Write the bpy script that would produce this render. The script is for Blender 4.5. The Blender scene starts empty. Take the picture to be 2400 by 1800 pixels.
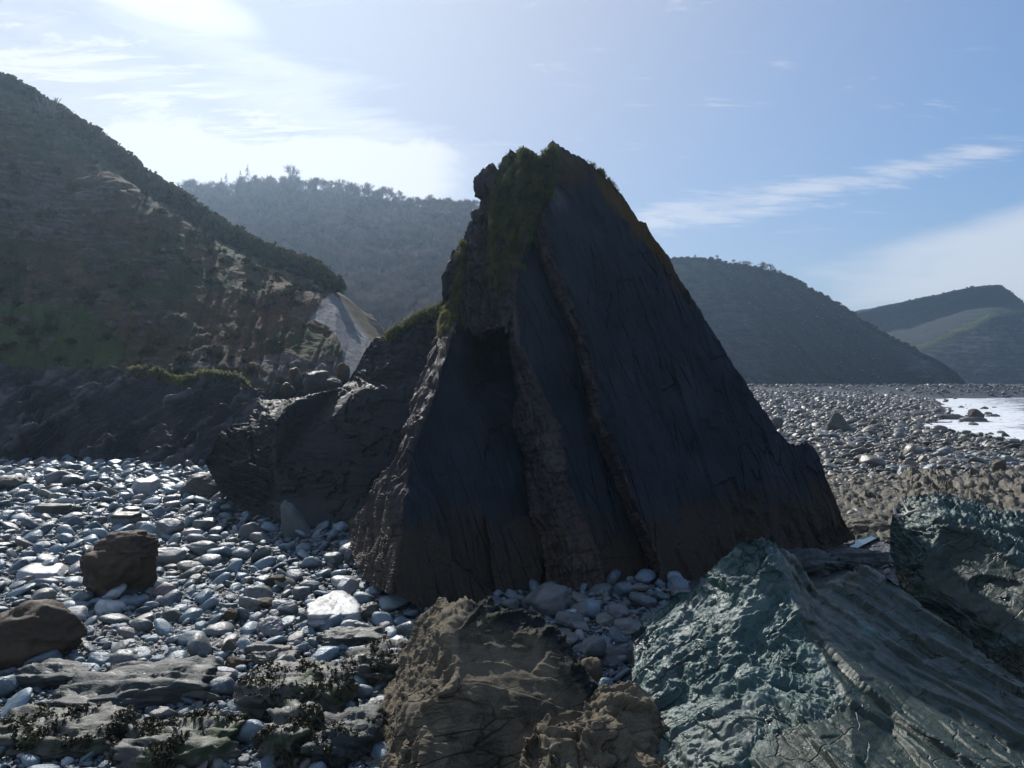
import bpy, math, random
import numpy as np
from mathutils import Vector, Euler, Matrix
from mathutils.geometry import delaunay_2d_cdt

random.seed(7)
RNG = np.random.default_rng(7)
SC = bpy.context.scene
COL = SC.collection
R = math.radians

# ------------------------------------------------------------------ camera, sky, sun, exposure
CAM_H, FS, CX, HY = 8.0, 1664.0, 1200.0, 893.0     # camera height (m), focal length, principal column, horizon row of a 2400 px wide frame
SUN_AZ, SUN_EL = R(-22), R(37)                      # azimuth measured from +Y towards +X
cam = bpy.data.cameras.new("camera")
cam_ob = bpy.data.objects.new("camera", cam)
COL.objects.link(cam_ob)
cam_ob.location = (0, 0, CAM_H)
cam_ob.rotation_euler = (R(90), 0, 0)
cam.sensor_width = 36.0
cam.lens = 36.0 * FS / 2400.0
cam.shift_y = (HY - 900.0) / 2400.0
cam.clip_start, cam.clip_end = 0.1, 6000.0
SC.camera = cam_ob

SC.view_settings.view_transform = 'Standard'
SC.view_settings.look = 'None'
SC.view_settings.gamma = 1.0
SC.view_settings.use_curve_mapping = False
SC.view_settings.exposure = 0.15

sun = bpy.data.lights.new("sun", 'SUN')
sun.energy = 5.0
sun.angle = R(0.5)
sun.color = (1.0, 0.965, 0.91)
sun_ob = bpy.data.objects.new("sun", sun)
COL.objects.link(sun_ob)
SUN_DIR = Vector((math.sin(SUN_AZ) * math.cos(SUN_EL), math.cos(SUN_AZ) * math.cos(SUN_EL), math.sin(SUN_EL)))
sun_ob.rotation_euler = SUN_DIR.to_track_quat('Z', 'Y').to_euler()
sun_ob.location = (0, 0, 60)


# ------------------------------------------------------------------ small expression -> shader node helper
class E:
    def __init__(s, nt, sock):
        s.nt, s.k = nt, sock

    def _m(s, op, *a):
        n = s.nt.nodes.new("ShaderNodeMath")
        n.operation = op
        for i, v in enumerate((s,) + a):
            if isinstance(v, E):
                s.nt.links.new(v.k, n.inputs[i])
            else:
                n.inputs[i].default_value = float(v)
        return E(s.nt, n.outputs[0])

    def __add__(s, o): return s._m('ADD', o)
    __radd__ = __add__
    def __sub__(s, o): return s._m('SUBTRACT', o)
    def __rsub__(s, o): return (s * -1.0) + o
    def __mul__(s, o): return s._m('MULTIPLY', o)
    __rmul__ = __mul__
    def __truediv__(s, o): return s._m('DIVIDE', o)
    def __pow__(s, o): return s._m('POWER', o)
    def min(s, o): return s._m('MINIMUM', o)
    def max(s, o): return s._m('MAXIMUM', o)
    def abs(s): return s._m('ABSOLUTE')
    def f(s, op, *a): return s._m(op, *a)

    def sm(s, a, b, to0=0.0, to1=1.0):
        n = s.nt.nodes.new("ShaderNodeMapRange")
        n.interpolation_type = 'SMOOTHSTEP'
        s.nt.links.new(s.k, n.inputs[0])
        for i, v in zip((1, 2, 3, 4), (a, b, to0, to1)):
            n.inputs[i].default_value = v
        return E(s.nt, n.outputs[0])


def vec(nt, x, y, z):
    n = nt.nodes.new("ShaderNodeCombineXYZ")
    for i, v in enumerate((x, y, z)):
        if isinstance(v, E): nt.links.new(v.k, n.inputs[i])
        else: n.inputs[i].default_value = v
    return n.outputs[0]


def noise(nt, v, scale, detail=4.0, rough=0.55, dist=0.0, color=False):
    n = nt.nodes.new("ShaderNodeTexNoise")
    if v is not None: nt.links.new(v, n.inputs['Vector'])
    n.inputs['Scale'].default_value = scale
    n.inputs['Detail'].default_value = detail
    n.inputs['Roughness'].default_value = rough
    n.inputs['Distortion'].default_value = dist
    return n.outputs['Color'] if color else E(nt, n.outputs['Fac'])


def scaled(nt, v, s, rot=(0, 0, 0)):
    n = nt.nodes.new("ShaderNodeMapping")
    nt.links.new(v, n.inputs['Vector'])
    n.inputs['Rotation'].default_value = rot
    n.inputs['Scale'].default_value = s
    return n.outputs[0]


def mixc(nt, fac, a, b, mode='MIX'):
    n = nt.nodes.new("ShaderNodeMix")
    n.data_type = 'RGBA'
    n.blend_type = mode
    if isinstance(fac, E): nt.links.new(fac.k, n.inputs[0])
    else: n.inputs[0].default_value = fac
    for i, v in ((6, a), (7, b)):
        if isinstance(v, (tuple, list)): n.inputs[i].default_value = (v[0], v[1], v[2], 1)
        else: nt.links.new(v, n.inputs[i])
    return n.outputs[2]


# ------------------------------------------------------------------ world: daylight sky with cirrus
world = bpy.data.worlds.new("World")
SC.world = world
world.use_nodes = True
wt = world.node_tree
wt.nodes.clear()
w_out = wt.nodes.new("ShaderNodeOutputWorld")
w_bg = wt.nodes.new("ShaderNodeBackground")
w_bg.inputs['Strength'].default_value = 0.085
sky = wt.nodes.new("ShaderNodeTexSky")
sky.sky_type = 'NISHITA'
sky.sun_disc = False
sky.sun_elevation = SUN_EL
sky.sun_rotation = SUN_AZ
sky.altitude = 10
sky.air_density = 1.0
sky.dust_density = 0.35
sky.ozone_density = 4.0
tc = wt.nodes.new("ShaderNodeTexCoord")
sp = wt.nodes.new("ShaderNodeSeparateXYZ")
wt.links.new(tc.outputs['Generated'], sp.inputs[0])
dx, dy, dz = (E(wt, sp.outputs[i]) for i in range(3))
az = dx.f('ARCTAN2', dy)                                    # 0 straight ahead, + to the right
el = dz.f('ARCSINE')
planar = vec(wt, dx / (dz.max(0.0) + 0.16), dy / (dz.max(0.0) + 0.16), 0.3)
streak = noise(wt, scaled(wt, planar, (0.55, 1.9, 1.0), (0, 0, R(38))), 1.6, 9, 0.62, 0.9)
puff = noise(wt, planar, 2.6, 8, 0.6, 0.3)
fine = noise(wt, scaled(wt, planar, (1.0, 3.2, 1.0), (0, 0, R(20))), 5.0, 7, 0.65, 0.5)
wide = noise(wt, planar, 0.7, 4, 0.5)
# broad bank of cirrus falling from the upper left towards the middle
line = el - (0.30 - 0.36 * (az + 0.06)) + (streak - 0.5) * 0.22
band = line.sm(0.045, -0.10) * az.sm(0.10, -0.16)
wisp = noise(wt, scaled(wt, planar, (0.8, 2.6, 1.0), (0, 0, R(32))), 2.2, 12, 0.66, 1.6)
c1 = (band * (line.sm(-0.40, -0.10) * 0.55 + 0.45) + (streak - 0.5) * 1.7 * band + (puff - 0.5) * 0.9 * band + (fine - 0.5) * 0.7 * band - 0.46).sm(0.0, 0.9) * 0.6
c1 = c1.max(band.sm(0.05, 0.6) * (wisp + (streak - 0.5) * 0.6).sm(0.46, 0.68))
edge = line.sm(0.05, 0.0) * line.sm(-0.10, -0.01) * az.sm(0.05, -0.2)
c1 = c1.max((edge * (fine * 0.9 + streak * 0.9 - 0.35)).min(1.0))
# bright lens at the upper left
lx, ly = (az + 0.475) * 6.5, (el - 0.452 + 0.12 * (az + 0.475)) * 26.0
c1 = c1.max((1.0 - (lx * lx + ly * ly) + (streak - 0.5) * 1.2).sm(0.0, 0.9))
# low heaped cloud over the woods
low = el.sm(0.19, 0.25) * (el + (puff - 0.5) * 0.16).sm(0.345, 0.29) * (az + (puff - 0.5) * 0.25).sm(0.03, -0.20) * az.sm(-0.80, -0.50)
c2 = (low + (puff - 0.5) * 0.8).sm(0.2, 0.8) * low.sm(0.0, 0.3)
# thin rippled ribbon on the right
rib = el - (0.232 + 0.10 * (az - 0.3))
ribw = rib.abs() + (az - 0.30).abs() * 0.05
ribbon = ribw.sm(0.050, 0.008) * az.sm(0.10, 0.2)
c3 = (ribbon + (fine - 0.5) * 2.0 + (streak - 0.5) * 1.0 - 0.45).sm(0.0, 0.9) * ribbon.sm(0.0, 0.3) * 0.62
# lens of cloud low on the right
lens = (el - (0.105 + 0.16 * (az - 0.35)))
c4 = (lens.sm(0.075, 0.02) * az.sm(0.22, 0.62) * el.sm(0.03, 0.11) + (puff - 0.5) * 0.6 + (streak - 0.5) * 0.4).sm(0.25, 1.0) * 0.7
# stray wisps everywhere
c5 = (wisp * 0.7 + fine * 0.4 - 0.60).sm(0.0, 0.16) * wide.sm(0.40, 0.58) * 0.42
cloud = c1.max(c2).max(c3).max(c4).max(c5)
cloud_col = (8.9, 9.1, 9.6)
# whitening of the air near the sun and the horizon (aureole in moist sea air)
sx_, sy_, sz_ = SUN_DIR
cosang = dx * sx_ + dy * sy_ + dz * sz_
aure = cosang.max(0.0) ** 4.0
rgb2bw = wt.nodes.new("ShaderNodeRGBToBW"); wt.links.new(sky.outputs[0], rgb2bw.inputs[0])
lum = E(wt, rgb2bw.outputs[0])
comp = wt.nodes.new("ShaderNodeVectorMath"); comp.operation = 'SCALE'      # soft shoulder, as a camera gives a bright sky
wt.links.new(sky.outputs[0], comp.inputs[0]); wt.links.new((1.9 / (lum / 6.5 + 1.0) if False else ((lum / 6.5 + 1.0) ** -1.0) * 1.9).k, comp.inputs['Scale'])
hs = wt.nodes.new("ShaderNodeHueSaturation"); hs.inputs['Saturation'].default_value = 1.12
wt.links.new(comp.outputs[0], hs.inputs['Color'])
skyc = mixc(wt, (aure * 1.05 + el.sm(0.26, 0.0) * 0.30 + 0.03).min(0.92), hs.outputs[0], (5.5, 5.85, 6.9))
skyc = mixc(wt, (cloud * 0.92).min(1.0), skyc, cloud_col)
wt.links.new(skyc, w_bg.inputs['Color'])
wt.links.new(w_bg.outputs[0], w_out.inputs['Surface'])


# ------------------------------------------------------------------ numpy noise
_prm = np.random.default_rng(11).permutation(256).astype(np.int32)
_prm = np.concatenate([_prm, _prm])
_g = np.random.default_rng(12).normal(size=(256, 3)).astype(np.float32)
_g /= np.linalg.norm(_g, axis=1, keepdims=True)


def perlin(P, s=1.0, off=0.0):
    P = P.astype(np.float32).reshape(-1, 3) * np.float32(s) + np.float32(off)
    i = np.floor(P).astype(np.int32)
    f = P - i
    i &= 255
    u = f * f * f * (f * (f * 6 - 15) + 10)
    out = np.zeros(len(P), np.float32)
    for a in (0, 1):
        ha = _prm[(i[:, 0] + a) & 255]
        wa = u[:, 0] if a else 1 - u[:, 0]
        for b in (0, 1):
            hb = _prm[(ha + i[:, 1] + b) & 255]
            wb = wa * (u[:, 1] if b else 1 - u[:, 1])
            for c in (0, 1):
                h = _prm[(hb + i[:, 2] + c) & 255]
                g = _g[h]
                d = g[:, 0] * (f[:, 0] - a) + g[:, 1] * (f[:, 1] - b) + g[:, 2] * (f[:, 2] - c)
                out += d * wb * (u[:, 2] if c else 1 - u[:, 2])
    return out * 1.5


def fbm(P, s, octv=4, gain=0.5, off=0.0, ridge=False):
    sh = P.shape[:-1]
    Q = P.reshape(-1, 3)
    out = np.zeros(len(Q), np.float32)
    a, tot = 1.0, 0.0
    for k in range(octv):
        n = perlin(Q, s * 2.03 ** k, off + 17.3 * k)
        out += a * ((1 - 2 * np.abs(n)) if ridge else n)
        tot += a
        a *= gain
    return (out / tot).reshape(sh)


def ihash(*k, seed=0):
    h = np.full(k[0].shape, seed * 374761393 & 0x7fffffff, np.int64)
    for j, v in enumerate(k):
        h = (h ^ (v.astype(np.int64) * (73856093, 19349663, 83492791)[j])) & 0x7fffffff
        h = (h * 1103515245 + 12345) & 0x7fffffff
        h ^= h >> 13
    return ((h >> 3) & 0xffff).astype(np.float32) / 65535.0


def frame_from(n, up=(0, 0, 1)):
    n = np.array(n, float); n /= np.linalg.norm(n)
    a = np.cross(up, n)
    if np.linalg.norm(a) < 1e-3: a = np.cross((1, 0, 0), n)
    a /= np.linalg.norm(a)
    return np.array([a, np.cross(n, a), n])


def blocks(P, axes, sp, seed=0, warp=0.25):
    """jointed, bedded rock: per-block random level (0..1) and distance to the nearest joint (m)"""
    sh = P.shape[:-1]
    Q = P.reshape(-1, 3)
    w = warp * min(sp)
    U = (Q @ axes.T.astype(np.float32))
    mx = max(sp)
    U = U + w * np.stack([perlin(Q, 0.9 / min(sp), 3.1), perlin(Q, 0.9 / min(sp), 7.7), perlin(Q, 0.45 / min(sp), 9.2) * 1.6], -1)
    U = U / np.array(sp, np.float32)
    k2 = np.floor(U[:, 2]); f2 = U[:, 2] - k2
    u1 = U[:, 1] + 5 * ihash(k2, seed=seed + 1)
    k1 = np.floor(u1); f1 = u1 - k1
    u0 = U[:, 0] + 5 * ihash(k2, k1, seed=seed + 2)
    k0 = np.floor(u0); f0 = u0 - k0
    r = ihash(k0, k1, k2, seed=seed)
    e = np.minimum(np.minimum(np.minimum(f0, 1 - f0) * sp[0], np.minimum(f1, 1 - f1) * sp[1]), np.minimum(f2, 1 - f2) * sp[2])
    return r.reshape(sh), e.reshape(sh)


def facets(P, axes, sp, seed=0, warp=0.25, saw=0.5):
    """angular broken rock: every joint block has its own level and tilt; beds overhang a little (saw)"""
    sh = P.shape[:-1]
    Q = P.reshape(-1, 3)
    U = (Q @ np.asarray(axes, np.float32).T)
    w = warp * np.array(sp, np.float32)
    U = U + w * np.stack([perlin(Q, 0.55 / sp[0], 3.1 + seed), perlin(Q, 0.55 / sp[1], 7.7 + seed), perlin(Q, 0.7 / max(sp[0], sp[1]), 9.2 + seed) * 1.8], -1)
    U = U / np.array(sp, np.float32)
    k2 = np.floor(U[:, 2]); f2 = U[:, 2] - k2
    u1 = U[:, 1] + 5 * ihash(k2, seed=seed + 1); k1 = np.floor(u1); f1 = u1 - k1
    u0 = U[:, 0] + 5 * ihash(k2, k1, seed=seed + 2); k0 = np.floor(u0); f0 = u0 - k0
    r_, g0, g1 = ihash(k0, k1, k2, seed=seed), ihash(k0, k1, k2, seed=seed + 3) - .5, ihash(k0, k1, k2, seed=seed + 4) - .5
    h = 0.8 * (r_ - 0.5) + 1.1 * (g0 * (f0 - .5) + g1 * (f1 - .5)) + saw * (f2 - 0.5) * (0.4 + r_)
    e = np.minimum(np.minimum(np.minimum(f0, 1 - f0) * sp[0], np.minimum(f1, 1 - f1) * sp[1]), np.minimum(f2, 1 - f2) * sp[2])
    return h.reshape(sh), e.reshape(sh), r_.reshape(sh)


def scales(P, n, along, sp, seed=0, warp=1.4):
    """overlapping wavy plates: warped beds, each rising to a sharp lip"""
    n = np.array(n, np.float32); n /= np.linalg.norm(n)
    al_ = np.array(along, np.float32); al_ -= n * (al_ @ n); al_ /= np.linalg.norm(al_)
    cr_ = np.cross(n, al_)
    Q = P.reshape(-1, 3)
    A = np.stack([Q @ al_ * 0.5, Q @ cr_ * 0.8, Q @ n * 1.2], -1) / sp
    t = Q @ n / sp + warp * (0.7 * perlin(A, 0.35, seed) + 0.45 * perlin(A, 0.8, seed + 9) + 0.2 * perlin(A, 1.9, seed + 5))
    k = np.floor(t); f = t - k
    a = 0.35 + 0.65 * ihash(k, np.floor(A[:, 0] * 0.22 + 3 * ihash(k, seed=seed)), seed=seed)
    return ((np.where(f < 0.8, f / 0.8, (1 - f) / 0.2) ** 1.2 - 0.5) * a).reshape(P.shape[:-1])


def layers(P, n, sp, seed=0, warp=0.6, wscale=None):
    n = np.array(n, np.float32); n /= np.linalg.norm(n)
    Q = P.reshape(-1, 3)
    t = Q @ n / sp + warp * perlin(Q, wscale or 0.35 / sp, 5.0 + seed)
    k = np.floor(t); f = t - k
    a, b = ihash(k, seed=seed), ihash(k + 1, seed=seed)
    h = a + (b - a) * np.clip((f - 0.72) / 0.28, 0, 1) ** 2
    return h.reshape(P.shape[:-1]), np.minimum(f, 1 - f).reshape(P.shape[:-1])


def ss(a, b, x):
    t = np.clip((x - a) / (b - a), 0, 1)
    return t * t * (3 - 2 * t)


def blur(A, n):
    for ax in (0, 1):
        for _ in range(2):
            pad = [(0, 0), (0, 0)]; pad[ax] = (n, n)
            B = np.pad(A, pad, mode='edge').cumsum(ax)
            B = np.insert(B, 0, 0, axis=ax)
            L = A.shape[ax]
            hi = np.take(B, np.arange(2 * n + 1, 2 * n + 1 + L), ax)
            lo = np.take(B, np.arange(0, L), ax)
            A = (hi - lo) / (2 * n + 1)
    return A


# ------------------------------------------------------------------ photo ray -> place
def at(sx, sy, Y):
    sx, sy, Y = np.broadcast_arrays(np.asarray(sx, float), np.asarray(sy, float), np.asarray(Y, float))
    return np.stack([(sx - CX) / FS * Y, Y, CAM_H - (sy - HY) / FS * Y], -1)


def nsm(a, b, x): return ss(a, b, x)


_shx = [0, 97, 129, 162, 250, 345, 362, 400, 520]
_shv = [62, 70, 74, 100, 150, 205, 330, 460, 600]


def ground_z(x, y):
    x, y = np.asarray(x, float), np.asarray(y, float)
    d = np.interp(y, _shx, _shv) - x
    z = np.where(d < 0, np.maximum(d * 0.03, -3), np.minimum(d * 0.012, 0.35)) - 0.35
    z = z + 1.7 * ss(24, 55, y) * ss(6, -6, x) + np.clip(y - 56, 0, 40) * 0.03 * ss(6, -6, x)
    z = z + ss(180, 360, y) * np.clip(d, 0, 120) * 0.045
    return z


def on_ground(sx, sy):
    Y = 25.0
    for _ in range(40):
        z = float(ground_z((sx - CX) / FS * Y, Y))
        Yn = (CAM_H - z) * FS / max(sy - HY, 6.0)
        Y = 0.5 * Y + 0.5 * Yn
    return (sx - CX) / FS * Y, Y, float(ground_z((sx - CX) / FS * Y, Y))


# ------------------------------------------------------------------ mesh and object helpers
def mesh_from(name, V, F, mats, mask=None, smooth=True):
    V = np.ascontiguousarray(V, np.float32).reshape(-1, 3)
    F = np.ascontiguousarray(F, np.int32)
    me = bpy.data.meshes.new(name)
    k = F.shape[1]
    me.vertices.add(len(V)); me.vertices.foreach_set("co", V.ravel())
    me.loops.add(F.size); me.loops.foreach_set("vertex_index", F.ravel())
    me.polygons.add(len(F))
    me.polygons.foreach_set("loop_start", np.arange(0, F.size, k, dtype=np.int32))
    me.polygons.foreach_set("loop_total", np.full(len(F), k, np.int32))
    me.polygons.foreach_set("use_smooth", np.full(len(F), smooth, bool))
    if mask is not None:
        at_ = me.attributes.new("mask", 'FLOAT_COLOR', 'POINT')
        at_.data.foreach_set("color", np.ascontiguousarray(mask, np.float32).ravel())
    me.update(calc_edges=True)
    me.validate()
    for m in (mats if isinstance(mats, (list, tuple)) else [mats]):
        me.materials.append(m)
    return me


def obj(name, me, parent=None, loc=None):
    o = bpy.data.objects.new(name, me)
    COL.objects.link(o)
    if parent is not None: o.parent = parent
    if loc is not None: o.location = loc
    return o


def tag(o, label=None, cat=None, group=None, kind=None):
    if label: o['label'] = label
    if cat: o['category'] = cat
    if group: o['group'] = group
    if kind: o['kind'] = kind
    return o


def thing(name, label, cat, loc, group=None):
    o = bpy.data.objects.new(name, None)
    o.empty_display_size = 0.3
    COL.objects.link(o)
    o.location = loc
    return tag(o, label, cat, group)


def grid_faces(ny, nx, wrap=False):
    i = np.arange(ny * nx).reshape(ny, nx)
    a, b, c, d = i[:-1, :-1], i[:-1, 1:], i[1:, 1:], i[1:, :-1]
    return np.stack([a.ravel(), d.ravel(), c.ravel(), b.ravel()], -1)


def grid_normals(P):
    du = np.gradient(P, axis=1)
    dv = np.gradient(P, axis=0)
    n = np.cross(dv, du)
    n /= np.linalg.norm(n, axis=-1, keepdims=True) + 1e-9
    return n


def subset(V, F, M, keep):
    F = F[keep]
    u, inv = np.unique(F, return_inverse=True)
    return V[u], inv.reshape(F.shape), M[u]


def interp_tri(pts, vals, edges, X, Yp):
    """piecewise-linear interpolation of vals at 2-D points over a constrained Delaunay net"""
    res = delaunay_2d_cdt([Vector((float(p[0]), float(p[1]))) for p in pts], edges, [], 0, 1e-6)
    vs, tris, orig = res[0], res[2], res[3]
    V = np.array([(v.x, v.y) for v in vs])
    P0 = np.array(pts, float)
    val = np.zeros(len(V))
    for i, v in enumerate(V):
        if len(orig[i]): val[i] = vals[orig[i][0]]
        else:
            d = np.hypot(*(P0 - v).T); j = np.argsort(d)[:2]
            val[i] = (vals[j[0]] / d[j[0]] + vals[j[1]] / d[j[1]]) / (1 / d[j[0]] + 1 / d[j[1]])
    out = np.full(X.shape, np.nan)
    for t in tris:
        a, b, c = V[t[0]], V[t[1]], V[t[2]]
        den = (b[1] - c[1]) * (a[0] - c[0]) + (c[0] - b[0]) * (a[1] - c[1])
        if abs(den) < 1e-9: continue
        bb = (X >= min(a[0], b[0], c[0]) - 1) & (X <= max(a[0], b[0], c[0]) + 1)
        x, y = X[bb], Yp[bb]
        l1 = ((b[1] - c[1]) * (x - c[0]) + (c[0] - b[0]) * (y - c[1])) / den
        l2 = ((c[1] - a[1]) * (x - c[0]) + (a[0] - c[0]) * (y - c[1])) / den
        l3 = 1 - l1 - l2
        ins = (l1 > -1e-6) & (l2 > -1e-6) & (l3 > -1e-6)
        o = out[bb]
        o[ins] = l1[ins] * val[t[0]] + l2[ins] * val[t[1]] + l3[ins] * val[t[2]]
        out[bb] = o
    if np.isnan(out).any():
        bad = np.isnan(out)
        bx, by = X[bad], Yp[bad]
        best = np.full(bx.shape, 1e18); bv = np.zeros(bx.shape)
        for p, v in zip(P0, vals):
            d = (bx - p[0]) ** 2 + (by - p[1]) ** 2
            m = d < best
            best[m] = d[m]; bv[m] = v
        out[bad] = bv
    return out


def add_back(P, thick, nb=8, drop=-1.0):
    """rows behind the crest (row 0) that round over and run down the far side, so the rock is a closed body"""
    crest = P[0]
    h = np.maximum(crest[:, 2] - drop, 0.2)
    t = np.linspace(0, 1, nb + 1)[1:]
    rows = []
    for k in t[::-1]:
        q = crest.copy()
        q[:, 1] += thick * h * (k ** 0.75)
        ray = crest[:, 0] * q[:, 1] / crest[:, 1]
        xc = ray.mean()
        q[:, 0] = xc + (ray - xc) * (1 - 0.25 * k)
        q[:, 2] = crest[:, 2] - h * k ** 1.6
        rows.append(q)
    return np.concatenate([np.array(rows), P], 0)


# ------------------------------------------------------------------ materials
def new_mat(name):
    m = bpy.data.materials.new(name)
    m.use_nodes = True
    nt = m.node_tree
    nt.nodes.clear()
    out = nt.nodes.new("ShaderNodeOutputMaterial")
    b = nt.nodes.new("ShaderNodeBsdfPrincipled")
    nt.links.new(b.outputs[0], out.inputs[0])
    return m, nt, b


def link_bump(nt, b, h, strength, dist):
    bp = nt.nodes.new("ShaderNodeBump")
    bp.inputs['Strength'].default_value = strength
    bp.inputs['Distance'].default_value = dist
    nt.links.new(h.k, bp.inputs['Height'])
    nt.links.new(bp.outputs[0], b.inputs['Normal'])


def framed(nt, pos, axes, sc_):
    out = []
    for a_, k_ in zip(axes, sc_):
        n = nt.nodes.new("ShaderNodeVectorMath"); n.operation = 'DOT_PRODUCT'
        nt.links.new(pos, n.inputs[0]); n.inputs[1].default_value = tuple(float(v * k_) for v in a_)
        out.append(E(nt, n.outputs['Value']))
    return vec(nt, *out)


def rock_mat(name, ca, cb, cc=None, scale=1.0, rough=(0.62, 0.9), spec=0.35, bump=0.6, bdist=0.06, grain=(1, 1, 1), rot=(0, 0, 0),
             axes=None, stretch=(0.3, 1.5, 1.0), cracks=0.0, cscale=0.8, grit=0.25, lichen=(0.105, 0.062, 0.012), moss=(0.035, 0.055, 0.014), tide=(0.115, 0.092, 0.06), pale=(0.30, 0.31, 0.32), fine=9.0):
    m, nt, b = new_mat(name)
    g = nt.nodes.new("ShaderNodeNewGeometry")
    pos = g.outputs['Position']
    sv = framed(nt, pos, axes, stretch) if axes is not None else scaled(nt, pos, grain, rot)
    n1 = noise(nt, pos, 0.35 * scale, 6, 0.6, 0.4)
    n2 = noise(nt, sv, 1.8 * scale, 7, 0.65, 0.5)
    n3 = noise(nt, pos, fine * scale, 5, 0.7)
    c = mixc(nt, (n1 * 0.6 + n2 * 0.6 - 0.1).sm(0.25, 0.75), ca, cb)
    if cc: c = mixc(nt, n2.sm(0.55, 0.75) * n1.sm(0.4, 0.6) * 0.7, c, cc)
    a = nt.nodes.new("ShaderNodeAttribute"); a.attribute_name = "mask"
    s = nt.nodes.new("ShaderNodeSeparateColor"); nt.links.new(a.outputs['Color'], s.inputs[0])
    mr, mg, mb = (E(nt, s.outputs[i]) for i in range(3))
    ma = E(nt, a.outputs['Alpha'])
    brk = n3 * 0.6 + n2 * 0.5
    c = mixc(nt, (mb + (brk - 0.55) * 0.9 * mb.sm(0.0, 0.2)).sm(0.25, 0.8), c, mixc(nt, n3.sm(0.3, 0.7), tide, tuple(v * 0.55 for v in tide)))
    c = mixc(nt, ma * (brk * 0.5 + 0.6), c, mixc(nt, n2, pale, tuple(v * 0.7 for v in pale)))
    c = mixc(nt, (mr + (brk - 0.55) * 1.6).sm(0.35, 0.75) * mr.sm(0.0, 0.15), c, mixc(nt, n3, lichen, tuple(v * 0.45 for v in lichen)))
    c = mixc(nt, (mg + (brk - 0.55) * 1.2).sm(0.35, 0.7) * mg.sm(0.0, 0.15), c, mixc(nt, n3, moss, tuple(v * 0.45 for v in moss)))
    gr = noise(nt, pos, fine * scale * 1.3, 3, 0.75)
    c = mixc(nt, gr.sm(0.42, 0.68) * grit, c, tuple(v * 0.35 for v in ca))
    ck = None
    if cracks:
        wn = nt.nodes.new("ShaderNodeVectorMath"); wn.operation = 'MULTIPLY_ADD'
        nt.links.new(noise(nt, pos, 1.1 * cscale, 5, 0.6, 0, True), wn.inputs[0]); wn.inputs[1].default_value = (0.28, 0.28, 0.28); nt.links.new(sv, wn.inputs[2])
        for q_, sc_ in ((0, cscale), (1, cscale * 2.7)):
            vo = nt.nodes.new("ShaderNodeTexVoronoi"); vo.feature = 'DISTANCE_TO_EDGE'; vo.inputs['Scale'].default_value = sc_
            nt.links.new(wn.outputs[0], vo.inputs['Vector'])
            e_ = E(nt, vo.outputs['Distance']).sm(0.0, 0.028 if q_ == 0 else 0.05, 1.0, 0.0) * noise(nt, pos, 0.5 * cscale, 2, 0.5).sm(0.40 if q_ == 0 else 0.52, 0.66) * (1.0 if q_ == 0 else 0.35)
            ck = e_ if ck is None else ck.max(e_)
        c = mixc(nt, ck * cracks, c, tuple(v * 0.18 for v in ca))
    nt.links.new(c, b.inputs['Base Color'])
    rr = n2.sm(0.3, 0.7, rough[0], rough[1])
    nt.links.new(rr.k, b.inputs['Roughness'])
    b.inputs['Specular IOR Level'].default_value = spec
    h = n2 * 0.8 + n3 * 0.4 + gr * (0.15 + 0.4 * grit)
    if ck is not None: h = h - ck * 1.6
    link_bump(nt, b, h, bump, bdist)
    return m


BED_AX = [(-.276, .276, .919), (.707, .707, 0), (.65, -.65, .39)]          # stack: up the dip, along the strike, across the beds
FOLD_AX = [(0.86, 0.2, 0.46), (-0.3, 0.94, 0.15), (-0.42, -0.22, 0.88)]


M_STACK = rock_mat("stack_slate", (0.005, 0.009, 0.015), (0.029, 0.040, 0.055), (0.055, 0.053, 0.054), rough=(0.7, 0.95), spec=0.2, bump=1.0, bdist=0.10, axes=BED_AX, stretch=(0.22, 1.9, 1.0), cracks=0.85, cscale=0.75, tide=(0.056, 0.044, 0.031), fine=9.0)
M_RIB = rock_mat("stack_broken_edges", (0.024, 0.019, 0.018), (0.066, 0.05, 0.045), (0.10, 0.086, 0.082), rough=(0.5, 0.85), spec=0.35, bump=1.0, bdist=0.12, tide=(0.085, 0.062, 0.045), moss=(0.03, 0.045, 0.012), cracks=0.8, cscale=1.6, axes=BED_AX, stretch=(0.5, 1.0, 2.2))
M_OUT = rock_mat("outcrop_slate", (0.014, 0.014, 0.016), (0.032, 0.03, 0.03), (0.055, 0.048, 0.044), rough=(0.5, 0.85), bump=0.7, bdist=0.1, cracks=0.8, cscale=1.0, axes=[(1,0,0),(0,1,0),(0,0,1)], stretch=(0.35, 0.6, 1.6), tide=(0.06, 0.06, 0.056), moss=(0.06, 0.08, 0.022))
M_LEDGE = rock_mat("ledge_slate", (0.028, 0.026, 0.03), (0.075, 0.068, 0.07), (0.12, 0.108, 0.105), rough=(0.45, 0.8), bump=1.0, bdist=0.2, scale=0.7, pale=(0.24, 0.235, 0.24), tide=(0.10, 0.108, 0.11), moss=(0.07, 0.085, 0.02), axes=[(0.82, 0.1, 0.55), (0.2, 0.97, 0.1), (-0.52, -0.2, 0.83)], stretch=(0.3, 0.8, 3.0), cracks=0.7, cscale=0.8)
M_GREEN = rock_mat("foreground_rock_green", (0.016, 0.047, 0.045), (0.056, 0.124, 0.113), (0.17, 0.205, 0.165), rough=(0.32, 0.66), spec=0.5, bump=1.0, bdist=0.04, scale=1.5, axes=FOLD_AX, stretch=(0.35, 1.0, 2.4), cracks=0.25, cscale=1.0, tide=(0.13, 0.12, 0.08), moss=(0.013, 0.034, 0.019), grit=0.35)  # its moss colour also serves as painted shade on the peak's right face
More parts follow.
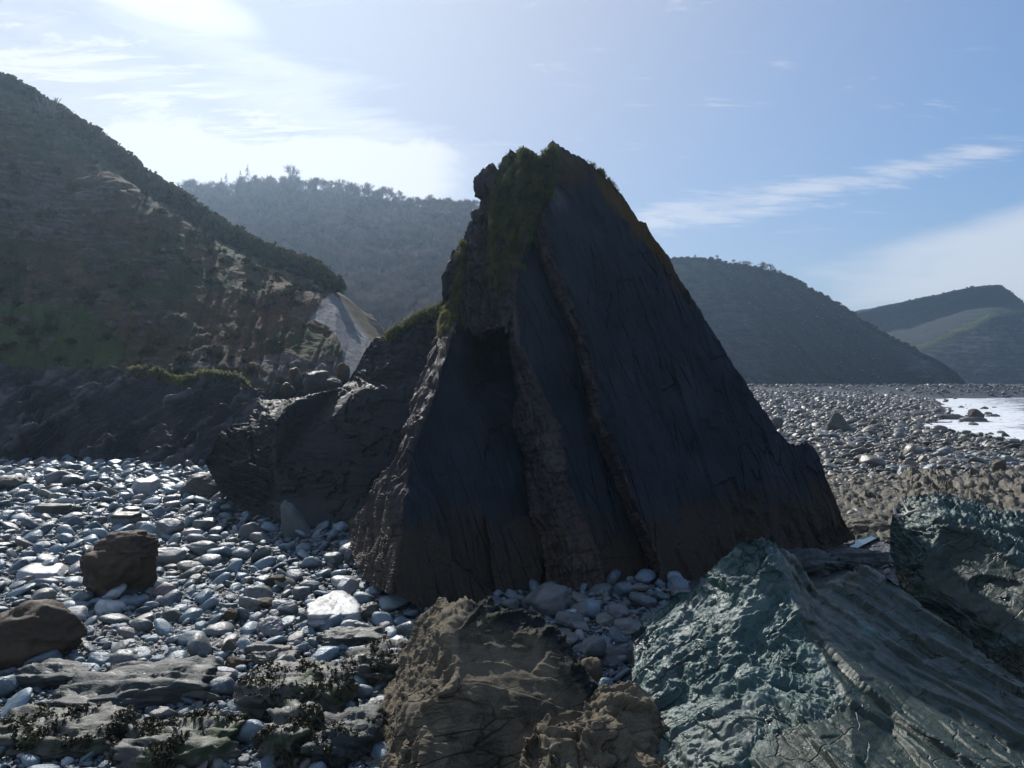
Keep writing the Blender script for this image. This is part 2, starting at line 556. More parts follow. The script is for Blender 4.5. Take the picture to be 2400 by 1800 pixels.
M_TAN = rock_mat("foreground_rock_tan", (0.085, 0.072, 0.052), (0.215, 0.178, 0.12), (0.29, 0.24, 0.165), rough=(0.75, 0.97), spec=0.2, bump=1.0, bdist=0.05, scale=1.6, axes=[(0.9, 0.2, 0.25), (0.1, 0.9, -0.4), (-0.2, 0.3, 0.93)], stretch=(0.35, 0.8, 2.0), cracks=0.6, cscale=0.9, tide=(0.022, 0.030, 0.032), moss=(0.052, 0.055, 0.036), fine=17, grit=0.5)  # moss colour doubles as shade painted on the fluted rock's right face
M_REEF = rock_mat("reef_rock", (0.045, 0.042, 0.028), (0.125, 0.105, 0.07), (0.075, 0.078, 0.07), rough=(0.5, 0.85), spec=0.35, bump=0.8, bdist=0.08, moss=(0.045, 0.045, 0.015), tide=(0.05, 0.052, 0.05))
M_BROWN = rock_mat("brown_boulder", (0.035, 0.025, 0.016), (0.085, 0.058, 0.036), (0.12, 0.088, 0.058), rough=(0.6, 0.9), spec=0.3, bump=0.8, bdist=0.06, tide=(0.09, 0.1, 0.11))
M_PALE = rock_mat("pale_boulder", (0.22, 0.23, 0.235), (0.34, 0.35, 0.35), (0.28, 0.26, 0.22), rough=(0.38, 0.6), spec=0.5, bump=0.6, bdist=0.05, scale=1.4)
M_GREY = rock_mat("grey_boulder", (0.085, 0.095, 0.10), (0.17, 0.18, 0.18), (0.20, 0.185, 0.15), rough=(0.4, 0.65), spec=0.5, bump=0.6, bdist=0.05, scale=1.4, moss=(0.05, 0.06, 0.03))
M_DARKB = rock_mat("dark_boulder", (0.05, 0.052, 0.045), (0.10, 0.10, 0.085), (0.13, 0.12, 0.09), rough=(0.45, 0.75), spec=0.4, bump=0.8, bdist=0.06, scale=1.4)

M_LEDG2 = rock_mat("wet_ledge", (0.016, 0.021, 0.021), (0.055, 0.066, 0.062), (0.10, 0.105, 0.09), rough=(0.4, 0.75), spec=0.35, bump=1.0, bdist=0.06, scale=1.4, grain=(0.4, 1.5, 1.5), moss=(0.04, 0.045, 0.018))


def cobble_mat():
    m, nt, b = new_mat("cobble")
    oi = nt.nodes.new("ShaderNodeObjectInfo")
    rnd = E(nt, oi.outputs['Random'])
    tcn = nt.nodes.new("ShaderNodeTexCoord")
    add = nt.nodes.new("ShaderNodeVectorMath"); add.operation = 'MULTIPLY_ADD'
    nt.links.new(tcn.outputs['Object'], add.inputs[0])
    add.inputs[1].default_value = (1, 1, 1)
    nt.links.new(vec(nt, rnd * 37.0, rnd * 91.0, rnd * 53.0), add.inputs[2])
    n = noise(nt, add.outputs[0], 2.5, 6, 0.6, 0.6)
    n2 = noise(nt, add.outputs[0], 14, 4, 0.6)
    ramp = nt.nodes.new("ShaderNodeValToRGB")
    cr = ramp.color_ramp
    cols = [(0.0, (0.05, 0.075, 0.095)), (0.3, (0.095, 0.15, 0.19)), (0.6, (0.19, 0.268, 0.32)), (0.74, (0.08, 0.10, 0.10)), (0.86, (0.19, 0.19, 0.16)), (0.93, (0.15, 0.11, 0.10)), (1.0, (0.46, 0.50, 0.51))]
    while len(cr.elements) < len(cols): cr.elements.new(0.5)
    for e_, (p_, c_) in zip(cr.elements, cols):
        e_.position = p_; e_.color = (*c_, 1)
    nt.links.new(rnd.k, ramp.inputs[0])
    c = mixc(nt, n.sm(0.35, 0.75) * 0.55, ramp.outputs[0], (0.075, 0.092, 0.10))
    c = mixc(nt, (n - 0.5).abs().sm(0.035, 0.0) * 0.35, c, (0.32, 0.32, 0.31))
    gp = nt.nodes.new("ShaderNodeNewGeometry")
    spx = nt.nodes.new("ShaderNodeSeparateXYZ"); nt.links.new(gp.outputs['Position'], spx.inputs[0])
    alg = noise(nt, gp.outputs['Position'], 0.09, 4, 0.6)
    c = mixc(nt, E(nt, spx.outputs[0]).sm(8.0, 20.0) * alg.sm(0.2, 0.55) * 0.92, c, mixc(nt, rnd, (0.045, 0.04, 0.028), (0.15, 0.125, 0.09)))
    nt.links.new(c, b.inputs['Base Color'])
    nt.links.new(n2.sm(0.3, 0.7, 0.34, 0.60).k, b.inputs['Roughness'])
    b.inputs['Specular IOR Level'].default_value = 0.5
    link_bump(nt, b, n * 0.8 + n2 * 0.35, 0.5, 0.12)
    return m


M_COB = cobble_mat()


def simple_mat(name, ca, cb, scale=6.0, rough=0.8, spec=0.3, bump=0.3, trans=None):
    m, nt, b = new_mat(name)
    g = nt.nodes.new("ShaderNodeNewGeometry")
    n = noise(nt, g.outputs['Position'], scale, 5, 0.6)
    nt.links.new(mixc(nt, n.sm(0.3, 0.7), ca, cb), b.inputs['Base Color'])
    b.inputs['Roughness'].default_value = rough
    b.inputs['Specular IOR Level'].default_value = spec
    if bump: link_bump(nt, b, n, bump, 0.05)
    return m


def leaf_mat(name, ca, cb, scale=1.5, rough=0.6, spec=0.3, transl=0.35):
    m, nt, b = new_mat(name)
    g = nt.nodes.new("ShaderNodeNewGeometry")
    n = noise(nt, g.outputs['Position'], scale, 4, 0.6)
    c = mixc(nt, n.sm(0.35, 0.65), ca, cb)
    nt.links.new(c, b.inputs['Base Color'])
    b.inputs['Roughness'].default_value = rough
    b.inputs['Specular IOR Level'].default_value = spec
    out = [x for x in nt.nodes if x.type == 'OUTPUT_MATERIAL'][0]
    tr = nt.nodes.new("ShaderNodeBsdfTranslucent")
    nt.links.new(c, tr.inputs['Color'])
    mx = nt.nodes.new("ShaderNodeMixShader"); mx.inputs[0].default_value = transl
    nt.links.new(b.outputs[0], mx.inputs[1]); nt.links.new(tr.outputs[0], mx.inputs[2])
    nt.links.new(mx.outputs[0], out.inputs[0])
    return m


M_GRASS = leaf_mat("grass", (0.05, 0.085, 0.018), (0.11, 0.125, 0.035), 1.2)
M_LITGRASS = leaf_mat("lit_grass", (0.11, 0.13, 0.035), (0.20, 0.185, 0.075), 1.4, transl=0.5)  # grass lightened: sunlight on the rim tufts put into the colour
M_BUSH = leaf_mat("undergrowth", (0.035, 0.05, 0.018), (0.085, 0.06, 0.028), 0.12, transl=0.25)
M_WEED = leaf_mat("seaweed", (0.016, 0.021, 0.010), (0.042, 0.034, 0.014), 2.5, 0.5, 0.3, 0.15)
M_TWIG = simple_mat("bare_twigs", (0.16, 0.13, 0.12), (0.27, 0.215, 0.19), 0.3, 0.9, 0.1, 0)
M_FIR = leaf_mat("conifer", (0.02, 0.032, 0.016), (0.035, 0.05, 0.022), 0.3, transl=0.1)
M_WOOD = simple_mat("bleached_wood", (0.42, 0.38, 0.33), (0.55, 0.5, 0.44), 8, 0.7, 0.3, 0.3)
M_BIRD = simple_mat("white_feathers", (0.75, 0.76, 0.78), (0.82, 0.82, 0.83), 8, 0.7, 0.2, 0)


def ground_mat():
    m, nt, b = new_mat("beach")
    g = nt.nodes.new("ShaderNodeNewGeometry")
    pos = g.outputs['Position']
    vo = nt.nodes.new("ShaderNodeTexVoronoi"); vo.inputs['Scale'].default_value = 1.5
    nt.links.new(pos, vo.inputs['Vector'])
    vo2 = nt.nodes.new("ShaderNodeTexVoronoi"); vo2.inputs['Scale'].default_value = 9.0
    nt.links.new(pos, vo2.inputs['Vector'])
    d1, d2 = E(nt, vo.outputs['Distance']), E(nt, vo2.outputs['Distance'])
    n = noise(nt, pos, 0.12, 5, 0.6)
    sc = nt.nodes.new("ShaderNodeSeparateColor"); nt.links.new(vo2.outputs['Color'], sc.inputs[0])
    c = mixc(nt, E(nt, sc.outputs[0]), (0.022, 0.026, 0.03), (0.06, 0.066, 0.07))
    c = mixc(nt, n.sm(0.45, 0.65) * 0.6, c, (0.075, 0.06, 0.04))
    c = mixc(nt, d2.sm(0.25, 0.6) * 0.7, c, (0.02, 0.02, 0.02))
    nt.links.new(c, b.inputs['Base Color'])
    b.inputs['Roughness'].default_value = 0.6
    link_bump(nt, b, (d2 * -1.0 + 1.0) * 0.4 + (d1 * -1.0 + 1.0), 0.9, 0.3)
    return m


def hill_mat(name, cols, sc=0.05, rockcol=(0.10, 0.10, 0.105), bump=0.8, dip=(R(0), R(0), R(0))):
    m, nt, b = new_mat(name)
    g = nt.nodes.new("ShaderNodeNewGeometry")
    pos = g.outputs['Position']
    n1 = noise(nt, pos, sc, 6, 0.6, 0.5)
    n2 = noise(nt, pos, sc * 6, 6, 0.65, 0.4)
    n3 = noise(nt, pos, sc * 30, 4, 0.7)
    st = noise(nt, scaled(nt, pos, (0.25, 0.6, 2.2), dip), sc * 12, 5, 0.65)
    c = mixc(nt, (n1 * 0.5 + n2 * 0.5).sm(0.38, 0.6), cols[0], cols[1])
    c = mixc(nt, n2.sm(0.5, 0.68), c, cols[2])
    a = nt.nodes.new("ShaderNodeAttribute"); a.attribute_name = "mask"
    s = nt.nodes.new("ShaderNodeSeparateColor"); nt.links.new(a.outputs['Color'], s.inputs[0])
    mr, mg, mb = (E(nt, s.outputs[i]) for i in range(3))
    c = mixc(nt, (mr + (st - 0.5) * 1.3 + (n2 - 0.5) * 0.7).sm(0.35, 0.7) * mr.sm(0.0, 0.1), c, mixc(nt, st.sm(0.3, 0.7), tuple(v * 0.35 for v in rockcol), rockcol))
    c = mixc(nt, (mg + (n2 - 0.5) * 0.9).sm(0.3, 0.7) * mg.sm(0.0, 0.1), c, mixc(nt, n3, (0.05, 0.075, 0.02), (0.085, 0.10, 0.03)))
    c = mixc(nt, (mb + (n3 - 0.5) * 0.3).sm(0.3, 0.7), c, mixc(nt, n2, (0.15, 0.155, 0.165), (0.22, 0.22, 0.22)))
    c = mixc(nt, n3.sm(0.35, 0.7) * 0.5, c, (0.02, 0.02, 0.015))
    nt.links.new(c, b.inputs['Base Color'])
    b.inputs['Roughness'].default_value = 0.9
    b.inputs['Specular IOR Level'].default_value = 0.15
    link_bump(nt, b, n2 * 0.6 + n3 * 0.5 + st * 0.4 * mr.max(0.15), bump, 0.03 / sc)
    return m


M_CLIFF = hill_mat("cliff_slope", [(0.030, 0.048, 0.012), (0.095, 0.044, 0.021), (0.115, 0.078, 0.036)], 0.07, (0.145, 0.115, 0.105), dip=(0, R(-30), 0))
M_WOODED = hill_mat("woodland_floor", [(0.03, 0.026, 0.02), (0.045, 0.036, 0.03), (0.04, 0.05, 0.022)], 0.04)
M_HILL = hill_mat("far_hillside", [(0.018, 0.024, 0.018), (0.030, 0.030, 0.027), (0.026, 0.036, 0.02)], 0.018, (0.085, 0.088, 0.092), dip=(0, R(-22), 0))


def water_mat(name, foam=True):
    m, nt, b = new_mat(name)
    g = nt.nodes.new("ShaderNodeNewGeometry")
    pos = g.outputs['Position']
    wv = noise(nt, scaled(nt, pos, (0.5, 1.0, 1.0), (0, 0, R(-30))), 0.35 if foam else 1.2, 6, 0.6, 0.3)
    b.inputs['Base Color'].default_value = (0.05, 0.075, 0.08, 1)
    b.inputs['IOR'].default_value = 1.333
    b.inputs['Roughness'].default_value = 0.12 if foam else 0.03
    if foam:
        a = nt.nodes.new("ShaderNodeAttribute"); a.attribute_name = "mask"
        s = nt.nodes.new("ShaderNodeSeparateColor"); nt.links.new(a.outputs['Color'], s.inputs[0])
        mr = E(nt, s.outputs[0])
        fn = noise(nt, scaled(nt, pos, (0.35, 1.0, 1.0), (0, 0, R(-20))), 0.25, 8, 0.68, 1.2)
        fm = (mr * 0.9 + (fn - 0.5) * 3.0).sm(0.22, 0.60)
        nt.links.new(mixc(nt, fm, (0.10, 0.12, 0.12), (0.66, 0.68, 0.70)), b.inputs['Base Color'])
        nt.links.new((fm * 0.6 + 0.15).k, b.inputs['Roughness'])
    link_bump(nt, b, wv, 0.9 if foam else 0.04, 1.2 if foam else 0.05)
    return m


M_SEA = water_mat("sea", True)
M_POOL = water_mat("rock_pool", False)
M_BEACH = ground_mat()

# ------------------------------------------------------------------ ground sheet
a1 = np.concatenate([np.linspace(-180, -50, 40)[:-1], np.linspace(-50, 50, 420), np.linspace(50, 180, 40)[1:]])
rr = np.concatenate([[0.5, 2.0], np.geomspace(5, 120, 250), np.geomspace(123, 2600, 70)])
AA, RR = np.meshgrid(np.radians(a1), rr)
gx, gy = RR * np.sin(AA), RR * np.cos(AA)
gz = ground_z(gx, gy)
P = np.stack([gx, gy, gz], -1)
near = (rr < 130)
gz[near] += 0.10 * fbm(P[near], 0.5, 3) * ss(3, 8, RR[near])
gz[~near] += 0.35 * fbm(P[~near], 0.12, 3)
# ribbed reef bed on the right of the stack
rmask = ss(5, 9, gx - 0.25 * gy) * ss(29, 36, gy) * ss(66, 56, gy) * ss(-0.62, -0.35, -gx / (gy + 1e-6) - 0.25)
rmask = ss(0.33, 0.40, gx / np.maximum(gy, 1)) * ss(33, 37, gy) * ss(64, 54, gy)
gz += 0
P = np.stack([gx, gy, gz], -1)
Fg = grid_faces(*gx.shape)[:, ::-1]
beach = obj("beach", mesh_from("beach", P, Fg, M_BEACH))
tag(beach, kind='structure')

# ------------------------------------------------------------------ sea
ys = np.geomspace(60, 2000, 160)
us = np.linspace(0, 1, 120)
xs0 = np.interp(ys, _shx, _shv, right=900) - 6
U, V = np.meshgrid(us, ys)
X0 = np.interp(V, ys, xs0)
sxm = X0 + U ** 1.6 * (V * 1.2 + 120)
dist_sh = sxm - X0 - 6
Pz = np.full_like(sxm, -0.36)
P = np.stack([sxm, V, Pz], -1)
wv = fbm(P * np.array([1, 2.2, 1]), 0.07, 4, 0.55)
P[..., 2] += (0.16 * wv + 0.22 * np.maximum(0, np.sin(dist_sh * 0.28 + 2.2 * wv)) ** 4) * ss(2, 14, dist_sh)
foam = 0.62 * ss(60, 2, dist_sh) + 0.35 * ss(90, 30, dist_sh) * ss(0.1, 0.5, np.sin(dist_sh * 0.16 + 3 * wv)) + 0.12
mk = np.zeros(P.shape[:2] + (4,)); mk[..., 0] = foam
sea = obj("sea", mesh_from("sea", P, grid_faces(*P.shape[:2])[:, ::-1], M_SEA, mk.reshape(-1, 4)))
tag(sea, kind='structure')


# ------------------------------------------------------------------ hills
def slope_sheet(crest, base, nx, ny, power=1.0, behind=(60, -6), nb=10, fall=1.0):
    c, b = np.array(crest, float), np.array(base, float)
    sx = np.linspace(c[0, 0], c[-1, 0], nx)
    C = at(sx, np.interp(sx, c[:, 0], c[:, 1]), np.interp(sx, c[:, 0], c[:, 2]))
    bx = np.linspace(b[0, 0], b[-1, 0], nx)
    B = at(bx, np.interp(bx, b[:, 0], b[:, 1]), np.interp(bx, b[:, 0], b[:, 2]))
    t = np.linspace(0, 1, ny)[:, None, None]
    Pf = C * (1 - t) + B * t
    Pf[..., 2] = C[None, :, 2] * (1 - t[..., 0] ** power) + B[None, :, 2] * t[..., 0] ** power
    rows = []
    for k in np.linspace(1, 0, nb + 1)[:-1]:
        q = C.copy(); q[:, 1] += behind[0] * k; q[:, 2] += behind[1] * k * k - 0 * k
        rows.append(q)
    return np.concatenate([np.array(rows), Pf], 0), nb, sx


# --- left headland
def in_poly(x, y, poly):
    ins = np.zeros(x.shape, bool)
    n = len(poly)
    for i in range(n):
        x1, y1 = poly[i]; x2, y2 = poly[(i + 1) % n]
        cnd = ((y1 > y) != (y2 > y)) & (x < (x2 - x1) * (y - y1) / (y2 - y1 + 1e-12) + x1)
        ins ^= cnd
    return ins


PALE_POLY = [(722, 752), (765, 700), (783, 684), (800, 700), (822, 740), (868, 800), (900, 880), (815, 885), (795, 800), (770, 765)]
crestL = [(-700, -160, 150), (-300, 60, 126), (-60, 178, 116), (0, 203, 115), (33, 214, 115), (70, 239, 114), (136, 282, 113), (200, 315, 112), (244, 347, 111), (282, 380, 110), (336, 423, 109), (380, 450, 108),
          (423, 477, 107), (472, 515, 106), (542, 559, 104), (597, 589, 102), (678, 624, 99), (722, 635, 97), (760, 662, 95), (787, 684, 93), (814, 727, 92), (846, 776, 90), (868, 799, 89), (905, 870, 86), (960, 930, 84)]
baseL = [(-700, 915, 70), (0, 915, 64), (300, 908, 64), (600, 930, 64), (960, 960, 66)]
P, nb, sxc = slope_sheet(crestL, baseL, 760, 420, 1.12, (40, -3), 10)
px = (P[..., 0] / P[..., 1]) * FS + CX
py = HY - (P[..., 2] - CAM_H) / P[..., 1] * FS
N = grid_normals(P)
front = np.arange(P.shape[0])[:, None] >= nb
bulge = np.interp(px, [380, 520], [4.0, 2.6]) * ss(150, 300, px) * ss(740, 640, px)
tl0 = np.interp(px, [150, 271, 380, 488, 564, 640, 720], [330, 412, 494, 553, 597, 640, 690])
cr0 = np.interp(px, [c[0] for c in crestL], [c[1] for c in crestL])
bulge = bulge * np.where(py < tl0, np.clip((py - cr0) / np.maximum(tl0 - cr0, 4), 0, 1), np.clip(1 - (py - tl0) / np.interp(px, [300, 480], [420, 190]), 0, 1)) * front
P = at(px, py, P[..., 1] - bulge) * front[..., None] + P * (1 - front[..., None])
N = grid_normals(P)
# worn terrace line running down the slope below the crest
tl = np.interp(px, [150, 271, 380, 488, 564, 640, 720], [330, 412, 494, 553, 597, 640, 690])
terr = np.exp(-((py - tl) / 9.0) ** 2) * ss(200, 280, px) * ss(680, 600, px)
below = ss(0, 14, py - tl) * ss(200, 280, px) * ss(760, 640, px)
rk, re = blocks(P, frame_from((0.45, -0.25, 0.85)), (2.6, 1.6, 0.55), 3, 0.5)
lay, _ = layers(P, (0.55, -0.2, 0.8), 1.3, 4, 1.0)
rocky = ss(-0.12, 0.25, fbm(P, 0.05, 4, 0.6, 3.0))
hx = frame_from((-0.45, -0.25, 0.85))
f1, e1, _ = facets(P, hx, (9.0, 5.0, 2.4), 7, 0.6, 0.6)
f2, e2, _ = facets(P, hx, (3.2, 2.0, 0.8), 8, 0.6, 0.6)
gul = fbm(np.stack([px * 0.02 + py * 0.006, py * 0.004, px * 0], -1), 1.0, 4, 0.55, 14.0, True)
rocky = np.clip(rocky * 0.9 + 0.25 * ss(0.35, 0.7, gul), 0, 1)
disp = 2.4 * fbm(P, 0.045, 5, 0.5) + 0.4 * fbm(P, 0.35, 4, 0.6, 9.0) + (0.8 * f1 + 0.35 * f2) * (0.12 + 0.88 * rocky) * (1 - 0.8 * np.exp(-((py - tl) / 60.0) ** 2) * ss(200, 300, px)) - 0.35 * ss(0.5, 0.85, gul)
disp *= 1 - 0.85 * blur(in_poly(px, py, PALE_POLY).astype(float), 4)
disp += 1.3 * below * np.exp(-((py - tl) / 120.0) ** 2)
edge = ss(0, 12, np.abs(np.arange(P.shape[0])[:, None] - nb) + 0 * P[..., 0])
P = P + N * (disp * (0.18 + 0.82 * edge) * ss(0, 60, px + 800))[..., None]
# smooth pale bedding face at the seaward end
pale = in_poly(px, py, PALE_POLY).astype(float)
pale = blur(pale, 3)
mk = np.zeros(P.shape[:2] + (4,))
mk[..., 0] = np.clip(rocky * 0.55 + 0.5 * ss(760, 880, py) * ss(240, 380, px), 0, 1)
gn = fbm(P, 0.09, 4, 0.6, 61.0)
grassm = in_poly(px + 90 * gn, py + 70 * fbm(P, 0.07, 4, 0.6, 66.0), [(-60, 690), (120, 730), (250, 760), (300, 860), (250, 880), (-60, 860)]).astype(float)
mk[..., 1] = np.clip(blur(grassm, 14) * 0.85 * ss(-0.45, 0.2, gn) + terr * 0.9 + 0.5 * ss(-0.1, 0.3, fbm(P, 0.03, 3, 0.5, 21.0)), 0, 1)
mk[..., 2] = pale
mk[..., 3] = 1
mk[..., 1] *= 1 - pale; mk[..., 0] *= 1 - pale
HEAD_P, HEAD_NB = P, nb
head = obj("headland", mesh_from("headland", P, grid_faces(*P.shape[:2]), M_CLIFF, mk.reshape(-1, 4)))
tag(head, kind='structure')

# --- wooded hill up the valley
crestW = [(150, 560, 351), (300, 500, 354), (423, 470, 356), (480, 462, 358), (542, 462, 358), (597, 450, 358), (673, 442, 358), (760, 448, 358), (895, 474, 354), (1004, 488, 348), (1101, 498, 344), (1300, 540, 338), (1500, 640, 324), (1570, 735, 310), (1620, 892, 310)]
baseW = [(150, 900, 176), (700, 900, 178), (1100, 900, 189), (1620, 900, 230)]
P, nb, sxc = slope_sheet(crestW, baseW, 260, 160, 1.05, (120, 4), 8)
N = grid_normals(P)
P = P + N * (5.0 * fbm(P, 0.018, 4))[..., None]
mk = np.zeros(P.shape[:2] + (4,)); mk[..., 3] = 1
pyw = HY - (P[..., 2] - CAM_H) / P[..., 1] * FS
mk[..., 1] = ss(690, 800, pyw) * 0.5
WOOD_P, WOOD_NB = P, nb
wood_hill = obj("wooded_hill", mesh_from("wooded_hill", P, grid_faces(*P.shape[:2]), M_WOODED, mk.reshape(-1, 4)))
tag(wood_hill, kind='structure')

# --- dark hill across the bay
crestH = [(1180, 640, 470), (1400, 600, 470), (1558, 603, 470), (1666, 607, 470), (1780, 622, 468), (1835, 640, 466), (1889, 664, 464), (1949, 702, 460), (2003, 734, 456), (2046, 761, 450), (2122, 805, 440), (2204, 843, 430), (2247, 870, 424), (2275, 905, 420), (2300, 930, 418)]
baseH = [(1180, 925, 395), (1700, 925, 395), (2000, 922, 395), (2240, 922, 398), (2300, 930, 400)]
P, nb, sxc = slope_sheet(crestH, baseH, 420, 260, 1.1, (120, -5), 8)
N = grid_normals(P)
rk, _ = blocks(P, frame_from((0.4, -0.1, 0.9)), (9, 6, 2.2), 5, 0.5)
lay, _ = layers(P, (0.40, -0.1, 0.9), 4.0, 6, 0.8)
rocky = ss(-0.05, 0.3, fbm(P, 0.014, 4, 0.55, 13.0))
gulH = fbm(np.stack([P[..., 0] * 0.03 + P[..., 2] * 0.02, P[..., 2] * 0.006, P[..., 0] * 0], -1), 1.0, 4, 0.55, 3.0, True)
P = P + N * (5 * fbm(P, 0.014, 5, 0.5) + 1.6 * fbm(P, 0.09, 4, 0.6) - 5.0 * ss(0.3, 0.85, gulH) + (1.4 * (lay - 0.5) + 1.8 * (rk - 0.5)) * (0.08 + 0.92 * rocky))[..., None] * (0.35 + 0.65 * ss(0, 8, np.abs(np.arange(P.shape[0]) - nb))[:, None, None])
mk = np.zeros(P.shape[:2] + (4,)); mk[..., 0] = rocky; mk[..., 3] = 1
mk[..., 1] = 0.45 * ss(0.0, 0.3, fbm(P, 0.012, 3, 0.5, 40.0))
HILL_P, HILL_NB = P, nb
hill = obj("hill", mesh_from("hill", P, grid_faces(*P.shape[:2]), M_HILL, mk.reshape(-1, 4)))
tag(hill, kind='structure')

# --- far headland beyond it: sunlit back slope and the dark cliff below its spur
crestF = [(1880, 770, 760), (1960, 738, 756), (2003, 731, 752), (2035, 725, 748), (2122, 706, 735), (2231, 684, 715), (2317, 668, 700), (2345, 665, 696), (2366, 679, 692), (2400, 710, 688), (2500, 800, 680), (2620, 900, 672), (2700, 940, 670)]
baseF = [(1880, 915, 560), (2182, 915, 560), (2400, 915, 570), (2700, 940, 590)]
P, nb, sxc = slope_sheet(crestF, baseF, 300, 180, 1.0, (160, -30), 8)
px = (P[..., 0] / P[..., 1]) * FS + CX
py = HY - (P[..., 2] - CAM_H) / P[..., 1] * FS
N = grid_normals(P)
spur = np.interp(px, [1980, 2100, 2182, 2279, 2328, 2400, 2600], [880, 850, 816, 767, 745, 735, 760])
P = P + N * (6 * fbm(P, 0.01, 4, 0.5) + 2.2 * fbm(P, 0.06, 4, 0.6, 4.0))[..., None]
fl = ss(4, -40, py - spur) * (np.arange(P.shape[0])[:, None] >= nb)
P[..., 1] += 60 * fl * ss(0, 60, spur - py) * ss(0, 30, py - np.interp(px, [c[0] for c in crestF], [c[1] for c in crestF]))
mk = np.zeros(P.shape[:2] + (4,)); mk[..., 3] = 1
mk[..., 0] = ss(0, 20, py - spur) * 0.5
mk[..., 1] = np.exp(-((py - spur + 6) / 7.0) ** 2)
FAR_P, FAR_NB = P, nb
far = obj("far_headland", mesh_from("far_headland", P, grid_faces(*P.shape[:2]), M_HILL, mk.reshape(-1, 4)))
tag(far, kind='structure')


# ------------------------------------------------------------------ the sea stack
def poly1(pts, key):
    p = np.array(sorted(pts), float)
    return np.interp(key, p[:, 0], p[:, 1])


top_pts = [(826, 1250), (830, 1238), (835, 1222), (879, 1174), (892, 1122), (930, 1090), (952, 1044), (974, 942), (1012, 850), (1030, 780), (1040, 705), (1046, 650), (1050, 612), (1060, 585), (1076, 562), (1089, 540), (1100, 520), (1109, 500), (1122, 470), (1135, 452), (1150, 425), (1160, 410), (1168, 396),
           (1176, 373), (1193, 356), (1208, 349), (1225, 344), (1239, 349), (1258, 362), (1271, 371), (1276, 357), (1281, 349), (1287, 335), (1296, 331), (1309, 338), (1334, 357), (1358, 367), (1382, 385), (1411, 407), (1431, 426), (1456, 455), (1477, 487), (1496, 518), (1502, 519), (1513, 524), (1523, 545), (1545, 574), (1567, 601), (1583, 639),
           (1600, 663), (1617, 690), (1660, 761), (1714, 846), (1769, 933), (1800, 976), (1821, 1007), (1836, 1022), (1850, 1040), (1866, 1043), (1880, 1039), (1892, 1037), (1909, 1053), (1925, 1082), (1938, 1121), (1954, 1160), (1970, 1199), (1987, 1229), (2004, 1256)]
bot_pts = [(826, 1262), (835, 1300), (881, 1372), (930, 1396), (1011, 1440), (1150, 1455), (1300, 1462), (1540, 1462), (1700, 1410), (1853, 1325), (1960, 1285), (2004, 1262)]
top_a, bot_a = np.array(top_pts, float), np.array(bot_pts, float)
sx = np.concatenate([np.linspace(826, 1180, 200)[:-1], np.linspace(1180, 1600, 215)[:-1], np.linspace(1600, 2004, 150)])
nyS = 430
tv = np.linspace(0, 1, nyS) ** 0.92
tp, bt = np.interp(sx, top_a[:, 0], top_a[:, 1]), np.interp(sx, bot_a[:, 0], bot_a[:, 1])
rag = perlin(np.stack([sx * 0.11, sx * 0, sx * 0], -1)) * 5 + perlin(np.stack([sx * 0.37, sx * 0 + 3, sx * 0], -1)) * 3
SX = np.broadcast_to(sx, (nyS, len(sx)))
SY = tp[None] * (1 - tv[:, None]) + bt[None] * tv[:, None] + (rag * ss(826, 900, sx) * ss(2004, 1930, sx))[None] * ((1 - tv) ** 16)[:, None]
bM = [(331, 1290), (360, 1300), (385, 1301), (440, 1288), (470, 1276), (525, 1241), (596, 1258), (696, 1299), (730, 1315), (795, 1346), (866, 1362), (920, 1376), (988, 1380), (1046, 1404), (1121, 1437), (1225, 1482), (1356, 1534), (1480, 1556)]
bR = [(331, 1294), (360, 1306), (385, 1308), (440, 1296), (470, 1288), (517, 1271), (585, 1294), (658, 1319), (708, 1340), (784, 1370), (844, 1387), (920, 1402), (981, 1411), (1102, 1463), (1193, 1495), (1307, 1545), (1480, 1570)]
bM2 = [(560, 1196), (598, 1192), (627, 1198), (752, 1217), (800, 1216), (839, 1236), (885, 1261), (939, 1283), (1001, 1315), (1087, 1325), (1173, 1350), (1257, 1385), (1298, 1402), (1480, 1450)]
bC = [(560, 1170), (640, 1172), (740, 1182), (790, 1188), (885, 1205), (925, 1211), (1001, 1196), (1070, 1230), (1163, 1234), (1211, 1240), (1244, 1261), (1339, 1279), (1480, 1290)]
bL = [(560, 1095), (640, 1092), (700, 1085), (752, 1071), (790, 1060), (844, 1044), (912, 1025), (974, 1001), (1007, 987), (1041, 976), (1089, 963), (1136, 953), (1190, 945), (1258, 942), (1333, 930), (1480, 925)]
wob = 4 * perlin(np.stack([SY * 0.06, SY * 0 + 1, SY * 0], -1)).reshape(SY.shape) + 2.5 * perlin(np.stack([SY * 0.2, SY * 0 + 5, SY * 0], -1)).reshape(SY.shape)
b_M, b_R, b_M2, b_C, b_L = (poly1(q, SY) for q in (bM, bR, bM2, bC, bL))
b_M, b_R, b_C, b_L = b_M + wob, b_R - 0.7 * wob, b_C + wob, b_L + 0.5 * wob
GX, GY = -1.433e-5, 1.004e-5
fR = .0370 + (SX - 1540) * GX + (SY - 1440) * GY
fM = fR - .0012 - 0.0006 * ss(700, 1100, SY)
fL = .0402 + (SX - 1000) * GX + (SY - 1420) * GY
fU = .0318 + (SX - 1241) * 1.387e-5 + (SY - 525) * 1.131e-5
tM = np.clip((SX - b_M) / np.maximum(b_R - b_M, 4), 0, 1)
f = fM + (fR - fM) * tM ** 0.7
# second rib: broken bed edges between the middle slab and the cave
t2 = np.clip((SX - b_C) / np.maximum(b_M2 - b_C, 4), 0, 1)
f_rib = fM - 0.0016 * (1 - t2) ** 1.2 + 0.0006 * np.sin(t2 * 3.14)
f = np.where(SX < b_M2, f_rib, f)
